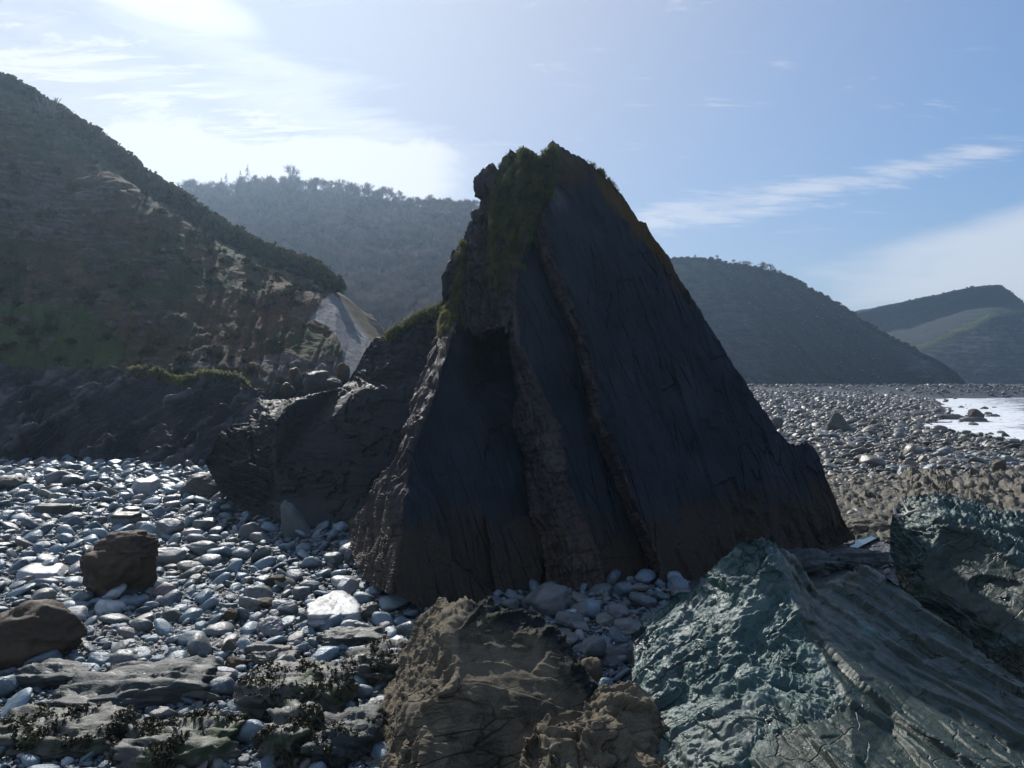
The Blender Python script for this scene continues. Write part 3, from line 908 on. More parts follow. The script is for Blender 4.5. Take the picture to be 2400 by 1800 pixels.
# upper flank above the cave
ceil_y = np.interp(SX, [1000, 1060, 1085, 1130, 1190, 1215], [700, 735, 775, 795, 775, 700])
up = ss(12, -12, SY - ceil_y)
caveY = 1.0 / (fL) + 2.6 * np.exp(-((SX - 1155) / 55.0) ** 2 - ((SY - 850) / 80.0) ** 2)
f_l = 1.0 / caveY
Lcl = SX < b_C
f_under = f_l
f = np.where(Lcl, f_under, f)
# lower blocks standing proud of the left slab
blk = ss(1146, 1152, SX + 0.12 * (1300 - SY)) * ss(1276, 1268, SX) * ss(1216, 1222, SY - 10 * np.sin(SX * 0.06))
f = f + 0.0006 * blk * Lcl
crack = np.interp(SY, [1100, 1146, 1236, 1320, 1396, 1460], [985, 1009, 1052, 1063, 1160, 1200])
f = f + 0.0010 * ss(6, -2, SX - crack) * Lcl * ss(1110, 1170, SY)
# end face of the beds turning away to the left
fLe = .0402 + (b_L - 1000) * GX + (SY - 1420) * GY + 0.0010 * ss(1110, 1170, SY)
f = np.where(SX < b_L, fLe - 8.6e-5 * (b_L - SX), f)
# blend in the upper flank
wU = ss(20, -20, SY - np.interp(SX, [826, 1000, 1060, 1085, 1130, 1190, 1215, 1241, 1300], [520, 640, 735, 778, 797, 780, 640, 540, 400])) * ss(4, -10, SX - b_M)
f = f * (1 - wU) + fU * wU
f = np.where((SX > b_M) & (SX < 1320) & (SY < 560), f, f)
P = at(SX, SY, 1.0 / f)
regU = (wU > 0.5)
regRibM = (~regU) & (SX >= b_M) & (SX < b_R)
regRib2 = (~regU) & (SX >= b_C) & (SX < b_M2)
regFl = (~regU) & (SX < b_L)
regR = (~regU) & (SX >= b_R)
regMid = (~regU) & (SX >= b_M2) & (SX < b_M)
regLs = ~(regU | regRibM | regRib2 | regFl | regR | regMid)
rough_m = blur((regU | regRibM | regRib2 | regFl).astype(float), 2)
N = grid_normals(P)
N = np.stack([blur(N[..., i], 2) for i in range(3)], -1)
bed = np.array((.65, -.65, .39))
fr_bed = frame_from(bed)
rk, je = blocks(P, fr_bed, (1.1, 0.7, 0.32), 21, 0.2)
bl1, _ = layers(P, bed, 0.75, 23, 0.35, 0.5)
bl2, _ = layers(P, bed, 0.24, 24, 0.3, 1.2)
rk2, je2 = blocks(P, fr_bed, (0.5, 0.4, 0.16), 22, 0.5)
big = fbm(P, 0.35, 3, 0.5)
# slab faces: faint steep cracks and small spalls
sax = np.array([(-.276, .276, .919), (.707, .707, 0), (.65, -.65, .39)])
spall, se, _ = facets(P, sax, (5.5, 1.5, 4.0), 30, 0.45, 0.0)
spall2, se2, _ = facets(P, sax, (1.7, 0.55, 4.0), 31, 0.5, 0.0)
d_face = 0.06 * big + 0.15 * spall + 0.065 * spall2 + 0.025 * fbm(P, 2.6, 3)
flut = fbm(P @ np.diag([1, 1, 0.18]), 1.1, 4, 0.5, 8.0, True)
low = ss(1090, 1220, SY)
d_face += regR * (-0.22 * ss(0.45, 0.75, flut) * ss(1120, 1200, SY + 0.12 * (1700 - SX)) * ss(1600, 1760, SX))
fc1, _, _ = facets(P, fr_bed, (1.0, 0.8, 0.35), 26, 0.5, 0.6)
fc2, _, _ = facets(P, fr_bed, (0.45, 0.35, 0.16), 27, 0.5, 0.5)
d_rib = 0.28 * fc1 + 0.12 * fc2 + 0.18 * (bl2 - 0.5) - 0.10 * ss(0.05, 0.0, je) + 0.07 * fbm(P, 3.0, 3)
d_fl = 0.42 * fbm(P @ np.diag([1, 1, 0.16]), 1.1, 3, 0.5, 5.0, True) + 0.06 * fc1 + 0.07 * fbm(P, 1.5, 3, 0.5, 15.0)
d = d_face * (1 - rough_m) + np.where(regFl, d_fl, d_rib * np.where(regU, 1.25, 0.85)) * rough_m
d += regU * (0.25 * fbm(P @ np.diag([1, 1, 0.35]), 0.9, 4, 0.55, 4.0) + 0.75 * (bl1 - 0.5))
lim = np.minimum(1, np.minimum(ss(0, 5, np.arange(nyS))[:, None] * 0.55 + 0.45, ss(-0.5, 5, np.minimum(np.arange(len(sx)), len(sx) - 1 - np.arange(len(sx))))[None]))
P = P + N * (d * lim)[..., None]
# masks: lichen, moss, tidal band, pale
hz = P[..., 2]
mk = np.zeros(P.shape[:2] + (4,))
nz = fbm(P, 0.5, 4, 0.6, 31.0)
dist_edge = (SX - np.interp(SY, top_a[40:, 1], top_a[40:, 0])) * -1
edge_top = ss(70, 0, dist_edge + 30 * nz) * ss(1000, 560, SY) * (SX > 1290)
mk[..., 0] = np.clip(edge_top * (0.55 + 0.45 * ss(640, 480, SY)) + 0.5 * ss(520, 380, SY) * (SX > b_R) + regU * 0.25 * ss(0.1, 0.5, nz) + 0.12 * ss(800, 500, SY) * regR, 0, 1)
mk[..., 1] = np.clip(wU * in_poly(SX, SY, [(1170, 390), (1240, 360), (1310, 370), (1300, 440), (1245, 520), (1215, 600), (1190, 680), (1150, 640), (1135, 560), (1150, 470)]) * 0.95, 0, 1)
mk[..., 1] = blur(mk[..., 1], 4) * ss(-0.45, 0.1, fbm(P, 1.0, 4, 0.6, 81.0))
tidal = np.interp(SX, [826, 1000, 1540, 1700, 2004], [1150, 1160, 1170, 1130, 1085])
tn = fbm(P @ np.array([[1, 0, 0], [0, 1, 0], [0.2, 0, 0.35]]), 0.8, 5, 0.65, 71.0)
mk[..., 2] = ss(-90, 150, SY - tidal + 120 * tn) * 0.8
mk[..., 3] = 0.35 * regU * ss(0.25, 0.5, fbm(P, 1.3, 3, 0.5, 55.0)) + 0.07 * (regU | regRib2 | regRibM) * ss(0.6, 0.9, rk) + 0.5 * regR * ss(560, 420, SY) * ss(60, 10, SX - b_R) * ss(-0.1, 0.3, nz)
STACK = dict(P=P, SX=SX, SY=SY, N=N)
P2 = add_back(P, 0.34, 12, -1.0)
nbk = P2.shape[0] - P.shape[0]
mk2 = np.concatenate([np.repeat(mk[:1] * 0.6, nbk, 0), mk], 0)
base = np.array((3.0, 30.0, 0.0))
stack = thing("sea_stack", "tall dark triangular slab of rock with a grassy crown standing alone on the beach", "sea stack", tuple(base))
V = (P2 - base).reshape(-1, 3)
Fq = grid_faces(*P2.shape[:2])
MK = mk2.reshape(-1, 4)
reg = np.zeros(P.shape[:2], int)
reg[regR] = 1; reg[regMid] = 2; reg[regLs] = 3; reg[regRibM] = 4; reg[regRib2] = 5; reg[regFl] = 6; reg[regU] = 7
regq = np.concatenate([np.full((nbk, reg.shape[1] - 1), 0), reg[:-1, :-1]], 0).ravel()
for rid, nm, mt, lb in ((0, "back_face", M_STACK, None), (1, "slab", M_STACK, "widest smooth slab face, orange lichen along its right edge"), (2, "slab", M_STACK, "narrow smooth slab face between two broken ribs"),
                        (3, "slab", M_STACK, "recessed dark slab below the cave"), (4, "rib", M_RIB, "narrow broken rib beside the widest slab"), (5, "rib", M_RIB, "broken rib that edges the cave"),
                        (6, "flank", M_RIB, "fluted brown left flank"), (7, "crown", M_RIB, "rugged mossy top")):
    keep = regq == rid
    if not keep.any(): continue
    v, q, mm = subset(V, Fq, MK, keep)
    o = obj(nm, mesh_from(nm, v, q, mt, mm), stack)
    if lb: o['label'] = lb


# ------------------------------------------------------------------ rocks from control points
def sheet_rock(top, bot, ctrl, nx, ny, edges=(), soft=2, thick=0.5, nb=8, drop=-1.0, rag_amp=3.0, tpow=1.0, seed=0):
    """surface over a photo outline: ctrl = (sx, sy, Y) points netted together, each at its own distance; closed behind"""
    ta, ba = np.array(top, float), np.array(bot, float)
    s = np.linspace(ta[0, 0], ta[-1, 0], nx)
    tp, bt = np.interp(s, ta[:, 0], ta[:, 1]), np.interp(s, ba[:, 0], ba[:, 1])
    rag = (perlin(np.stack([s * 0.10, s * 0 + seed, s * 0], -1)) * 2.2 + perlin(np.stack([s * 0.33, s * 0 + 3 + seed, s * 0], -1))) * rag_amp
    k = np.minimum(np.arange(nx), nx - 1 - np.arange(nx))
    t = np.linspace(0, 1, ny) ** tpow
    c = np.array(ctrl, float)
    # net evaluated and softened on an even raster, then sampled along the outline
    y0, y1 = tp.min() - 6, bt.max() + 6
    ry = np.linspace(y0, y1, int((y1 - y0) / 1.6))
    GX_, GY_ = np.meshgrid(s, ry)
    G = interp_tri(c[:, :2], 1.0 / c[:, 2], list(edges), GX_, GY_)
    if soft: G = blur(G, soft)
    SY = tp[None] * (1 - t[:, None]) + bt[None] * t[:, None] + (rag * ss(0, 8, k))[None] * ((1 - t) ** 14)[:, None]
    SX = np.broadcast_to(s, SY.shape)
    fy = np.clip((SY - y0) / (y1 - y0) * (len(ry) - 1), 0, len(ry) - 1.001)
    i0 = fy.astype(int); w = fy - i0
    jj_ = np.broadcast_to(np.arange(nx), SY.shape)
    f = G[i0, jj_] * (1 - w) + G[i0 + 1, jj_] * w
    P = at(SX, SY, 1.0 / f)
    N = grid_normals(P)
    N = np.stack([blur(N[..., i], 3) for i in range(3)], -1)
    return P, N, SX, SY


def close_rock(P, mk, thick, nb, drop):
    P2 = add_back(P, thick, nb, drop)
    n = P2.shape[0] - P.shape[0]
    return P2, np.concatenate([np.repeat(mk[:1], n, 0), mk], 0)


def edge_lim(ny, nx, lo=0.5):
    return np.minimum(lo + (1 - lo) * ss(0, 5, np.arange(ny))[:, None], ss(-0.5, 4, np.minimum(np.arange(nx), nx - 1 - np.arange(nx)))[None])


def rock_thing(name, label, cat, P, mk, mat, thick=0.5, nb=8, drop=-1.0, group=None):
    P2, mk2 = close_rock(P, mk, thick, nb, drop)
    b = np.array([P[..., 0].mean(), P[..., 1].mean(), drop + 1.0])
    o = obj(name, mesh_from(name, P2 - b, grid_faces(*P2.shape[:2]), mat, mk2.reshape(-1, 4)), None, tuple(b))
    return tag(o, label, cat, group)


# --- dark outcrop joined to the stack's left shoulder
top = [(480, 1078), (484, 1070), (498, 1050), (515, 1015), (541, 995), (588, 989), (594, 965), (605, 945), (625, 934), (660, 935), (683, 934), (738, 922), (800, 909), (818, 892), (841, 852), (854, 825), (870, 801), (882, 790), (917, 786), (941, 768), (963, 749), (1017, 727), (1060, 702), (1085, 690)]
bot = [(480, 1086), (515, 1151), (556, 1191), (605, 1225), (654, 1236), (700, 1252), (732, 1258), (831, 1270), (1085, 1290)]
ctrl = [(470, 1080, 40), (500, 1045, 40.5), (541, 990, 41), (590, 985, 42), (605, 940, 43), (515, 1160, 38.5), (556, 1195, 38), (605, 1230, 37), (650, 1240, 36.6), (600, 1100, 38), (632, 1000, 38.6), (636, 1100, 37.5), (655, 1175, 36.8),
        (642, 986, 37.8), (642, 1110, 36.9), (663, 1175, 36.2), (732, 1262, 35.4), (860, 1280, 35.5), (1090, 1300, 36), (683, 938, 38.6), (845, 914, 39.5), (960, 905, 39.8), (1090, 900, 40), (683, 926, 40), (800, 904, 41), (850, 898, 40.4), (960, 890, 40.8), (1090, 885, 41),
        (841, 850, 42.5), (882, 788, 43.5), (1017, 725, 43.5), (1090, 685, 43.5), (950, 830, 41.8), (660, 930, 43), (820, 890, 43)]
P, N, SX, SY = sheet_rock(top, bot, ctrl, 400, 300, soft=2, rag_amp=2.0, seed=5)
nose = ss(646, 634, SX)
upper = ss(8, -8, SY - np.interp(SX, [640, 683, 845, 1090], [942, 936, 910, 895]))
rk, je = blocks(P, frame_from((0.15, -0.2, 0.95)), (1.6, 1.0, 0.28), 41, 0.5)
lay, le = layers(P, (0.12, -0.15, 0.97), 0.45, 42, 0.5)
f1, e1, _ = facets(P, frame_from((0.15, -0.2, 0.95)), (2.2, 1.4, 0.5), 43, 0.5, 0.5)
f2, e2, _ = facets(P, frame_from((0.15, -0.2, 0.95)), (0.8, 0.6, 0.2), 44, 0.5, 0.5)
dn = blur(0.4 * fbm(P, 0.5, 4, 0.5) + 0.26 * f1 + 0.10 * f2 + 0.25 * scales(P, (0.15, -0.2, 0.95), (1, 0, -0.1), 0.5, 45, 1.4) + 0.12 * scales(P, (0.15, -0.2, 0.95), (1, 0, -0.1), 0.2, 47, 1.3), 0)
df = 0.12 * fbm(P, 0.5, 4) + 0.06 * fbm(P, 2.5, 3) - 0.12 * ss(0.66, 0.8, fbm(P, 0.7, 4, 0.5, 2.0, True))
d = df * (1 - np.maximum(nose, upper)) + dn * np.maximum(nose, upper)
P = P + N * (d * edge_lim(*SX.shape))[..., None]
mk = np.zeros(P.shape[:2] + (4,))
nz = fbm(P, 0.5, 3, 0.6, 3.0)
topd = SY - np.interp(SX, [t[0] for t in top], [t[1] for t in top])
mk[..., 1] = 0.9 * ss(26, 4, topd + 12 * nz) * ss(900, 925, SX)
mk[..., 0] = 0.95 * ss(16, 3, topd) * ss(862, 872, SX) * ss(922, 905, SX)
mk[..., 2] = 0.6 * ss(1130, 1190, SY + 20 * nz)
outcrop = rock_thing("rock_outcrop", "dark undercut slab outcrop joined to the left shoulder of the tall stack", "outcrop", P, mk, M_OUT, 0.5, 8, 0.0)
OUTC = dict(P=P, SX=SX, SY=SY, topd=topd)

# --- ledge of steeply dipping beds at the foot of the headland
top = [(-420, 830), (-100, 850), (0, 856), (124, 868), (240, 862), (318, 865), (376, 869), (419, 884), (463, 875), (515, 875), (550, 881), (579, 895), (599, 916), (640, 905), (668, 892), (690, 896), (740, 880), (800, 895), (850, 905), (900, 915)]
bot = [(-420, 1090), (0, 1083), (70, 1076), (116, 1068), (162, 1060), (200, 1078), (246, 1094), (347, 1094), (362, 1106), (430, 1106), (477, 1100), (600, 1090), (900, 1080)]
ctrl = [(-420, 830, 66), (0, 852, 65), (240, 858, 65), (318, 862, 63), (463, 872, 61), (579, 892, 60), (640, 902, 58), (740, 878, 57), (900, 910, 57), (-420, 1095, 54), (0, 1090, 53.5), (116, 1075, 55.5), (162, 1066, 55), (246, 1100, 52.5), (347, 1100, 53), (370, 1112, 51.5), (477, 1105, 52), (600, 1095, 52.5), (900, 1085, 53),
        (60, 1020, 55.5), (150, 1030, 58.5), (240, 1020, 55.5), (320, 1040, 56), (400, 1030, 54), (470, 1010, 56), (0, 960, 59), (240, 950, 60), (420, 960, 58), (560, 960, 57)]
P, N, SX, SY = sheet_rock(top, bot, ctrl, 560, 250, soft=4, rag_amp=2.2, seed=9)
dipn = np.array((0.74, -0.25, -0.60)); dipn = np.array((-0.52, -0.2, 0.83))
lay, le = layers(P, dipn, 0.55, 50, 0.45)
lay2, le2 = layers(P, dipn, 0.17, 51, 0.45)
rk, je = blocks(P, frame_from(dipn), (2.4, 1.2, 0.5), 52, 0.5)
f1, e1, _ = facets(P, frame_from(dipn), (5.0, 2.0, 0.75), 53, 0.5, 0.7)
f2, e2, _ = facets(P, frame_from(dipn), (1.8, 0.9, 0.26), 54, 0.5, 0.7)
d = 0.9 * scales(P, dipn, (0.85, 0.1, 0.5), 1.1, 41, 0.7) + 0.5 * scales(P, dipn, (0.85, 0.1, 0.5), 0.42, 43, 0.8) + 0.9 * (lay - 0.5) + 0.3 * (lay2 - 0.5) + 0.50 * f1 + 0.28 * f2 + 0.7 * fbm(P, 0.2, 4, 0.5)
lcol = lay * 0.6 + lay2 * 0.4
P = P + N * (d * edge_lim(*SX.shape))[..., None]
mk = np.zeros(P.shape[:2] + (4,))
topd = SY - np.interp(SX, [t[0] for t in top], [t[1] for t in top])
nz = fbm(P, 0.3, 3, 0.6, 3.0)
mk[..., 1] = 0.9 * ss(26, 4, topd + 14 * nz) * ss(290, 320, SX) * ss(600, 570, SX) + 0.5 * ss(30, 5, topd + 20 * nz) * ss(320, 290, SX)
mk[..., 2] = 0.5 * ss(1030, 1075, SY + 20 * nz)
mk[..., 3] = 0.9 * ss(0.52, 0.8, lcol) * ss(-0.35, 0.2, fbm(P, 0.5, 3, 0.6, 91.0))
ledge = rock_thing("rock_ledge", "long low ledge of slanting dark beds at the foot of the left headland", "rock ledge", P, mk, M_LEDGE, 0.8, 6, 0.5)
LEDG = dict(P=P, SX=SX, SY=SY, topd=topd)

# --- foreground rock with tan fluted left face
top = [(800, 1786), (830, 1750), (862, 1738), (880, 1728), (889, 1681), (908, 1646), (933, 1586), (936, 1560), (950, 1540), (968, 1500), (990, 1462), (1003, 1444), (1014, 1434), (1036, 1412), (1060, 1416), (1085, 1410), (1112, 1412), (1135, 1402), (1153, 1400), (1172, 1423), (1210, 1430), (1258, 1427), (1272, 1445), (1310, 1477), (1342, 1524), (1359, 1553), (1400, 1605), (1440, 1660), (1480, 1740)]
bot = [(800, 1850), (1480, 1850)]
ctrl = [(795, 1780, 15.6), (840, 1745, 15.9), (889, 1681, 17.3), (933, 1586, 19.4), (936, 1556, 19.6), (968, 1500, 19.6), (1003, 1444, 19.4), (1036, 1408, 19), (1085, 1406, 18.3), (1153, 1396, 17.6), (1258, 1424, 17.9), (1310, 1474, 17.5), (1359, 1550, 16.9), (1400, 1600, 16.6), (1480, 1740, 15.6),
        (1071, 1477, 16.2), (1074, 1540, 15.6), (1074, 1586, 15.1), (1079, 1610, 14.9), (1044, 1651, 14.7), (990, 1675, 14.8), (1014, 1730, 14.2), (1009, 1800, 13.7), (1005, 1850, 13.3), (960, 1850, 14.0), (795, 1850, 14.8), (1480, 1850, 14.8), (1250, 1850, 13.9), (1130, 1850, 13.5), (1250, 1640, 15.3), (1130, 1680, 14.5),
        (940, 1740, 15.4), (960, 1640, 16.5), (1000, 1560, 17.2)]
P, N, SX, SY = sheet_rock(top, bot, ctrl, 420, 300, soft=2, rag_amp=3.0, seed=13)
cr_x = np.interp(SY, [1400, 1477, 1540, 1586, 1610, 1651, 1675, 1730, 1800, 1850], [1120, 1071, 1074, 1076, 1079, 1044, 1000, 1014, 1009, 1005])
left = ss(6, -6, SX - cr_x)
A = frame_from((-0.75, -0.35, 0.55))
flt = fbm(P @ np.array([[1, 0, 0], [0, 1, 0], [0.3, 0, 0.22]]), 1.9, 4, 0.55, 6.0, True)
lay, le = layers(P, (0.80, -0.5, 0.30), 0.34, 61, 0.9)
rk, je = blocks(P, frame_from((0.80, -0.5, 0.30)), (1.1, 0.8, 0.22), 62, 0.6)
ax_l = frame_from((0.80, -0.5, 0.30))
f1, e1, _ = facets(P, ax_l, (1.3, 0.9, 0.30), 63, 0.5, 0.5)
f2, e2, _ = facets(P, ax_l, (0.45, 0.35, 0.12), 64, 0.5, 0.5)
flt2 = fbm(P @ np.array([[1, 0, 0], [0, 1, 0], [0.3, 0, 0.13]]), 1.0, 3, 0.5, 26.0, True)
d_left = 0.24 * flt2 + 0.12 * flt + 0.06 * f1 + 0.03 * f2 + 0.10 * scales(P, (0.80, -0.5, 0.30), (0.25, -0.1, 0.95), 0.42, 21, 0.9) + 0.03 * fbm(P, 5, 4, 0.6)
g1, ge1, _ = facets(P, frame_from((0.15, 0.25, 0.95)), (1.5, 2.0, 0.55), 65, 0.5, 0.25)
g2, ge2, _ = facets(P, frame_from((0.15, 0.25, 0.95)), (0.6, 0.6, 0.18), 66, 0.6, 0.25)
crk = fbm(P @ np.array([[1, 0, -0.3], [0, 1, 0], [0.2, 0, 2.2]]), 1.1, 4, 0.5, 2.0, True)
d_right = 0.05 * fbm(P, 1.2, 4) + 0.015 * fbm(P, 6, 3) + 0.12 * g1 + 0.045 * g2 + 0.05 * scales(P, (0.15, 0.25, 0.95), (1, 0.1, 0.15), 0.3, 51, 0.8) - 0.04 * ss(0.02, 0.0, ge1)
d_right = blur(d_right, 1)
topd = SY - np.interp(SX, [t[0] for t in top], [t[1] for t in top])
crest_n = ss(90, 20, topd)
d = d_left * left + d_right * (1 - left) + (0.18 * f1 + 0.10 * f2 + 0.06 * fbm(P, 4, 4, 0.6)) * crest_n * (1 - left)
P = P + N * (d * edge_lim(*SX.shape))[..., None]
mk = np.zeros(P.shape[:2] + (4,))
nz = fbm(P, 1.0, 3, 0.6, 3.0)
mk[..., 2] = 0.85 * ss(110, 15, topd + 45 * nz) * ss(980, 1060, SX) * (0.45 + 0.55 * (1 - left))
mk[..., 1] = 0.6 * (1 - left) * ss(-0.5, 0.3, nz)  # green-grey algae tint that also paints shade over the right face
rock_thing("foreground_rock", "tan barnacled rock with a fluted sunlit left face and dark cracked right face", "rock", P, mk, M_TAN, 0.45, 8, -1.0)

# --- tan lumps between the two foreground rocks
top = [(1218, 1800), (1229, 1765), (1236, 1733), (1262, 1706), (1282, 1678), (1300, 1702), (1315, 1690), (1345, 1690), (1356, 1712), (1372, 1670), (1386, 1640), (1404, 1606), (1425, 1596), (1450, 1602), (1475, 1592), (1500, 1600), (1530, 1640), (1560, 1700), (1600, 1790)]
bot = [(1218, 1850), (1600, 1850)]
ctrl = [(1210, 1800, 12.4), (1282, 1676, 13.2), (1345, 1688, 13.5), (1356, 1716, 13.1), (1420, 1594, 14.4), (1500, 1596, 14.6), (1600, 1790, 13.5), (1210, 1850, 11.8), (1300, 1850, 11.2), (1400, 1850, 11.5), (1600, 1850, 12.2), (1290, 1760, 12.0), (1350, 1770, 12.3), (1400, 1700, 12.7), (1450, 1740, 12.6)]
P, N, SX, SY = sheet_rock(top, bot, ctrl, 240, 160, soft=3, rag_amp=2.5, seed=17)
rk, je = blocks(P, frame_from((0.3, -0.5, 0.8)), (0.5, 0.45, 0.4), 71, 0.7)
f1, e1, _ = facets(P, frame_from((0.5, -0.4, 0.75)), (0.9, 0.6, 0.35), 73, 0.5, 0.5)
f2, e2, _ = facets(P, frame_from((0.5, -0.4, 0.75)), (0.35, 0.28, 0.14), 74, 0.5, 0.5)
d = 0.26 * fbm(P, 1.2, 3, 0.5, 4.0) + 0.16 * f1 + 0.05 * f2 + 0.14 * scales(P, (0.6, -0.4, 0.6), (0.3, 0.1, -0.6), 0.3, 25, 1.4) + 0.05 * scales(P, (0.6, -0.4, 0.6), (0.3, 0.1, -0.6), 0.12, 26, 1.3) - 0.05 * ss(0.03, 0, e1)
P = P + N * (d * edge_lim(*SX.shape))[..., None]
mk = np.zeros(P.shape[:2] + (4,))
nz = fbm(P, 1.5, 3, 0.6, 3.0)
mk[..., 1] = 0.5 * ss(1400, 1300, SX) * ss(-0.2, 0.3, nz)
rock_thing("foreground_rock", "low lumpy tan rock wedged between the fluted rock and the big green rock", "rock", P, mk, M_TAN, 0.5, 6, -1.0)

# --- big greenish folded rock at the lower right
top = [(1440, 1820), (1448, 1740), (1454, 1699), (1470, 1672), (1478, 1640), (1482, 1520), (1488, 1490), (1500, 1462), (1526, 1435), (1560, 1408), (1588, 1392), (1617, 1384), (1660, 1337), (1707, 1298), (1722, 1280), (1740, 1263), (1752, 1262), (1762, 1266), (1783, 1259), (1800, 1262), (1816, 1268), (1834, 1287), (1852, 1301), (1870, 1327), (1892, 1354), (1914, 1377), (1935, 1366), (1960, 1355), (1979, 1348), (2005, 1340), (2029, 1324), (2051, 1328), (2068, 1345), (2087, 1359), (2123, 1388), (2159, 1417), (2200, 1446), (2260, 1495), (2320, 1545), (2400, 1600), (2520, 1690), (2640, 1780)]
top = sorted({t[0]: t for t in top}.values())
bot = [(1440, 1860), (2640, 1860)]
ctrl = [(1440, 1820, 13.6), (1454, 1699, 14.6), (1478, 1640, 15.6), (1484, 1500, 17.6), (1526, 1435, 18.4), (1617, 1384, 18), (1707, 1298, 17.5), (1783, 1256, 17), (1852, 1300, 17.8), (1914, 1379, 18.2), (1979, 1346, 19), (2029, 1322, 19.3), (2123, 1386, 18.5), (2200, 1444, 17.5), (2400, 1598, 15), (2640, 1780, 13),
        (1845, 1359, 16), (1866, 1424, 15.3), (1888, 1489, 14.7), (1924, 1525, 14.3), (1964, 1598, 13.4), (1993, 1648, 12.8), (1942, 1685, 12.4), (1850, 1705, 12.3), (1762, 1721, 12.2), (1707, 1797, 11.6), (1690, 1860, 11.2), (1440, 1860, 13.2), (2000, 1860, 10.6), (2400, 1860, 11), (2640, 1860, 11.5),
        (1600, 1600, 14.9), (1700, 1500, 15.2), (1760, 1400, 15.8), (1620, 1480, 16.4), (1560, 1720, 13.4), (1800, 1600, 13.8), (1930, 1410, 17.2), (2000, 1420, 17.2), (2060, 1480, 16.2), (2150, 1600, 14.4), (2260, 1700, 12.9)]
P, N, SX, SY = sheet_rock(top, bot, ctrl, 720, 400, soft=1, rag_amp=3.0, seed=19)
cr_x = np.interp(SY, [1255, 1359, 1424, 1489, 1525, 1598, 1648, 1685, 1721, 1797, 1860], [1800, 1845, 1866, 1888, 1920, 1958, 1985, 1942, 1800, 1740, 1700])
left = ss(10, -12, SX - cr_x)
bedn = np.array((-0.42, -0.22, 0.88))
Pq = P + 0.10 * np.stack([fbm(P, 0.8, 3, 0.5, o_) for o_ in (1.0, 5.0, 9.0)], -1)
lay, le = layers(Pq, bedn, 0.30, 81, 0.9, 0.7)
lay2, le2 = layers(Pq, bedn, 0.10, 82, 0.8, 1.6)
pl, pe = blocks(Pq, frame_from(bedn), (0.95, 0.6, 0.24), 84, 0.7)
pl2, pe2 = blocks(Pq, frame_from(bedn), (0.34, 0.26, 0.10), 85, 0.7)
fold = fbm(P @ np.array([[0.6, 0, 0.35], [0, 1, 0], [0.4, 0, 1.3]]), 0.9, 4, 0.5, 2.0)
Pst = P @ frame_from(bedn).T * np.array((0.45, 0.9, 1.9))
chip = fbm(Pst, 2.6, 4, 0.55, 7.0, True)
fx = np.array([(0.86, 0.2, 0.46), (-0.3, 0.94, 0.15), (-0.42, -0.22, 0.88)])
f1, e1, _ = facets(Pq, fx, (1.6, 1.2, 0.42), 87, 0.6, 0.7)
f2, e2, _ = facets(Pq, fx, (0.62, 0.5, 0.17), 88, 0.6, 0.7)
f3, e3, _ = facets(Pq, fx, (0.26, 0.2, 0.075), 89, 0.6, 0.6)
ln, la_ = (-0.50, -0.20, 0.84), (0.86, 0.1, 0.5)
d_left = 0.20 * fold + 0.10 * f1 + 0.22 * scales(P, ln, la_, 0.62, 2, 1.1) + 0.15 * scales(P, ln, la_, 0.30, 3, 1.25) + 0.075 * scales(P, ln, la_, 0.14, 7, 1.4) + 0.03 * scales(P, ln, la_, 0.07, 11, 1.3) - 0.04 * ss(0.03, 0.0, e1)
ax1 = np.array((1.9, -4.0, -1.2)); ax1 = ax1 / np.linalg.norm(ax1)
fr_r = frame_from(np.cross(ax1, (0.3, -0.4, 0.8)), ax1)
Pr = np.stack([P @ ax1 * 0.16, P @ np.cross(ax1, (0.5, 0.3, 0.8)), P @ np.cross(ax1, np.cross(ax1, (0.5, 0.3, 0.8)))], -1)
rtop = fbm(Pr, 1.3, 5, 0.55, 9.0, True)
rlow = fbm(Pr, 0.5, 3, 0.5, 19.0)
rb, rbe = blocks(P, np.array([ax1, np.cross(ax1, (0.5, 0.3, 0.8)), np.cross(ax1, np.cross(ax1, (0.5, 0.3, 0.8)))]), (1.6, 0.45, 0.5), 86, 0.5)
axr = np.array([ax1, np.cross(ax1, (0.5, 0.3, 0.8)), np.cross(ax1, np.cross(ax1, (0.5, 0.3, 0.8)))]); axr /= np.linalg.norm(axr, axis=1, keepdims=True)
h1, he1, _ = facets(P, axr, (3.4, 0.75, 0.8), 90, 0.4, 0.4)
h2, he2, _ = facets(P, axr, (1.1, 0.24, 0.3), 91, 0.5, 0.4)
d_right = 0.06 * rtop + 0.12 * rlow + 0.20 * h1 + 0.06 * h2 + 0.025 * fbm(P, 4, 4, 0.6)
d_right = blur(d_right, 1)
P = P + N * ((d_left * left + d_right * (1 - left)) * edge_lim(*SX.shape))[..., None]
mk = np.zeros(P.shape[:2] + (4,))
nz = fbm(P, 0.8, 3, 0.6, 3.0)
mk[..., 1] = (1 - left) * ss(-0.9, 0.1, nz)  # algae green over the right face, also darkening it as painted shade
mk[..., 2] = 0.45 * left * ss(1450, 1750, SY + 120 * nz)
mk[..., 3] = 0.16 * left * ss(0.55, 0.9, lay2)
rock_thing("foreground_rock", "largest foreground rock, a wet greenish peak of folded beds", "rock", P, mk, M_GREEN, 0.45, 8, -1.0)

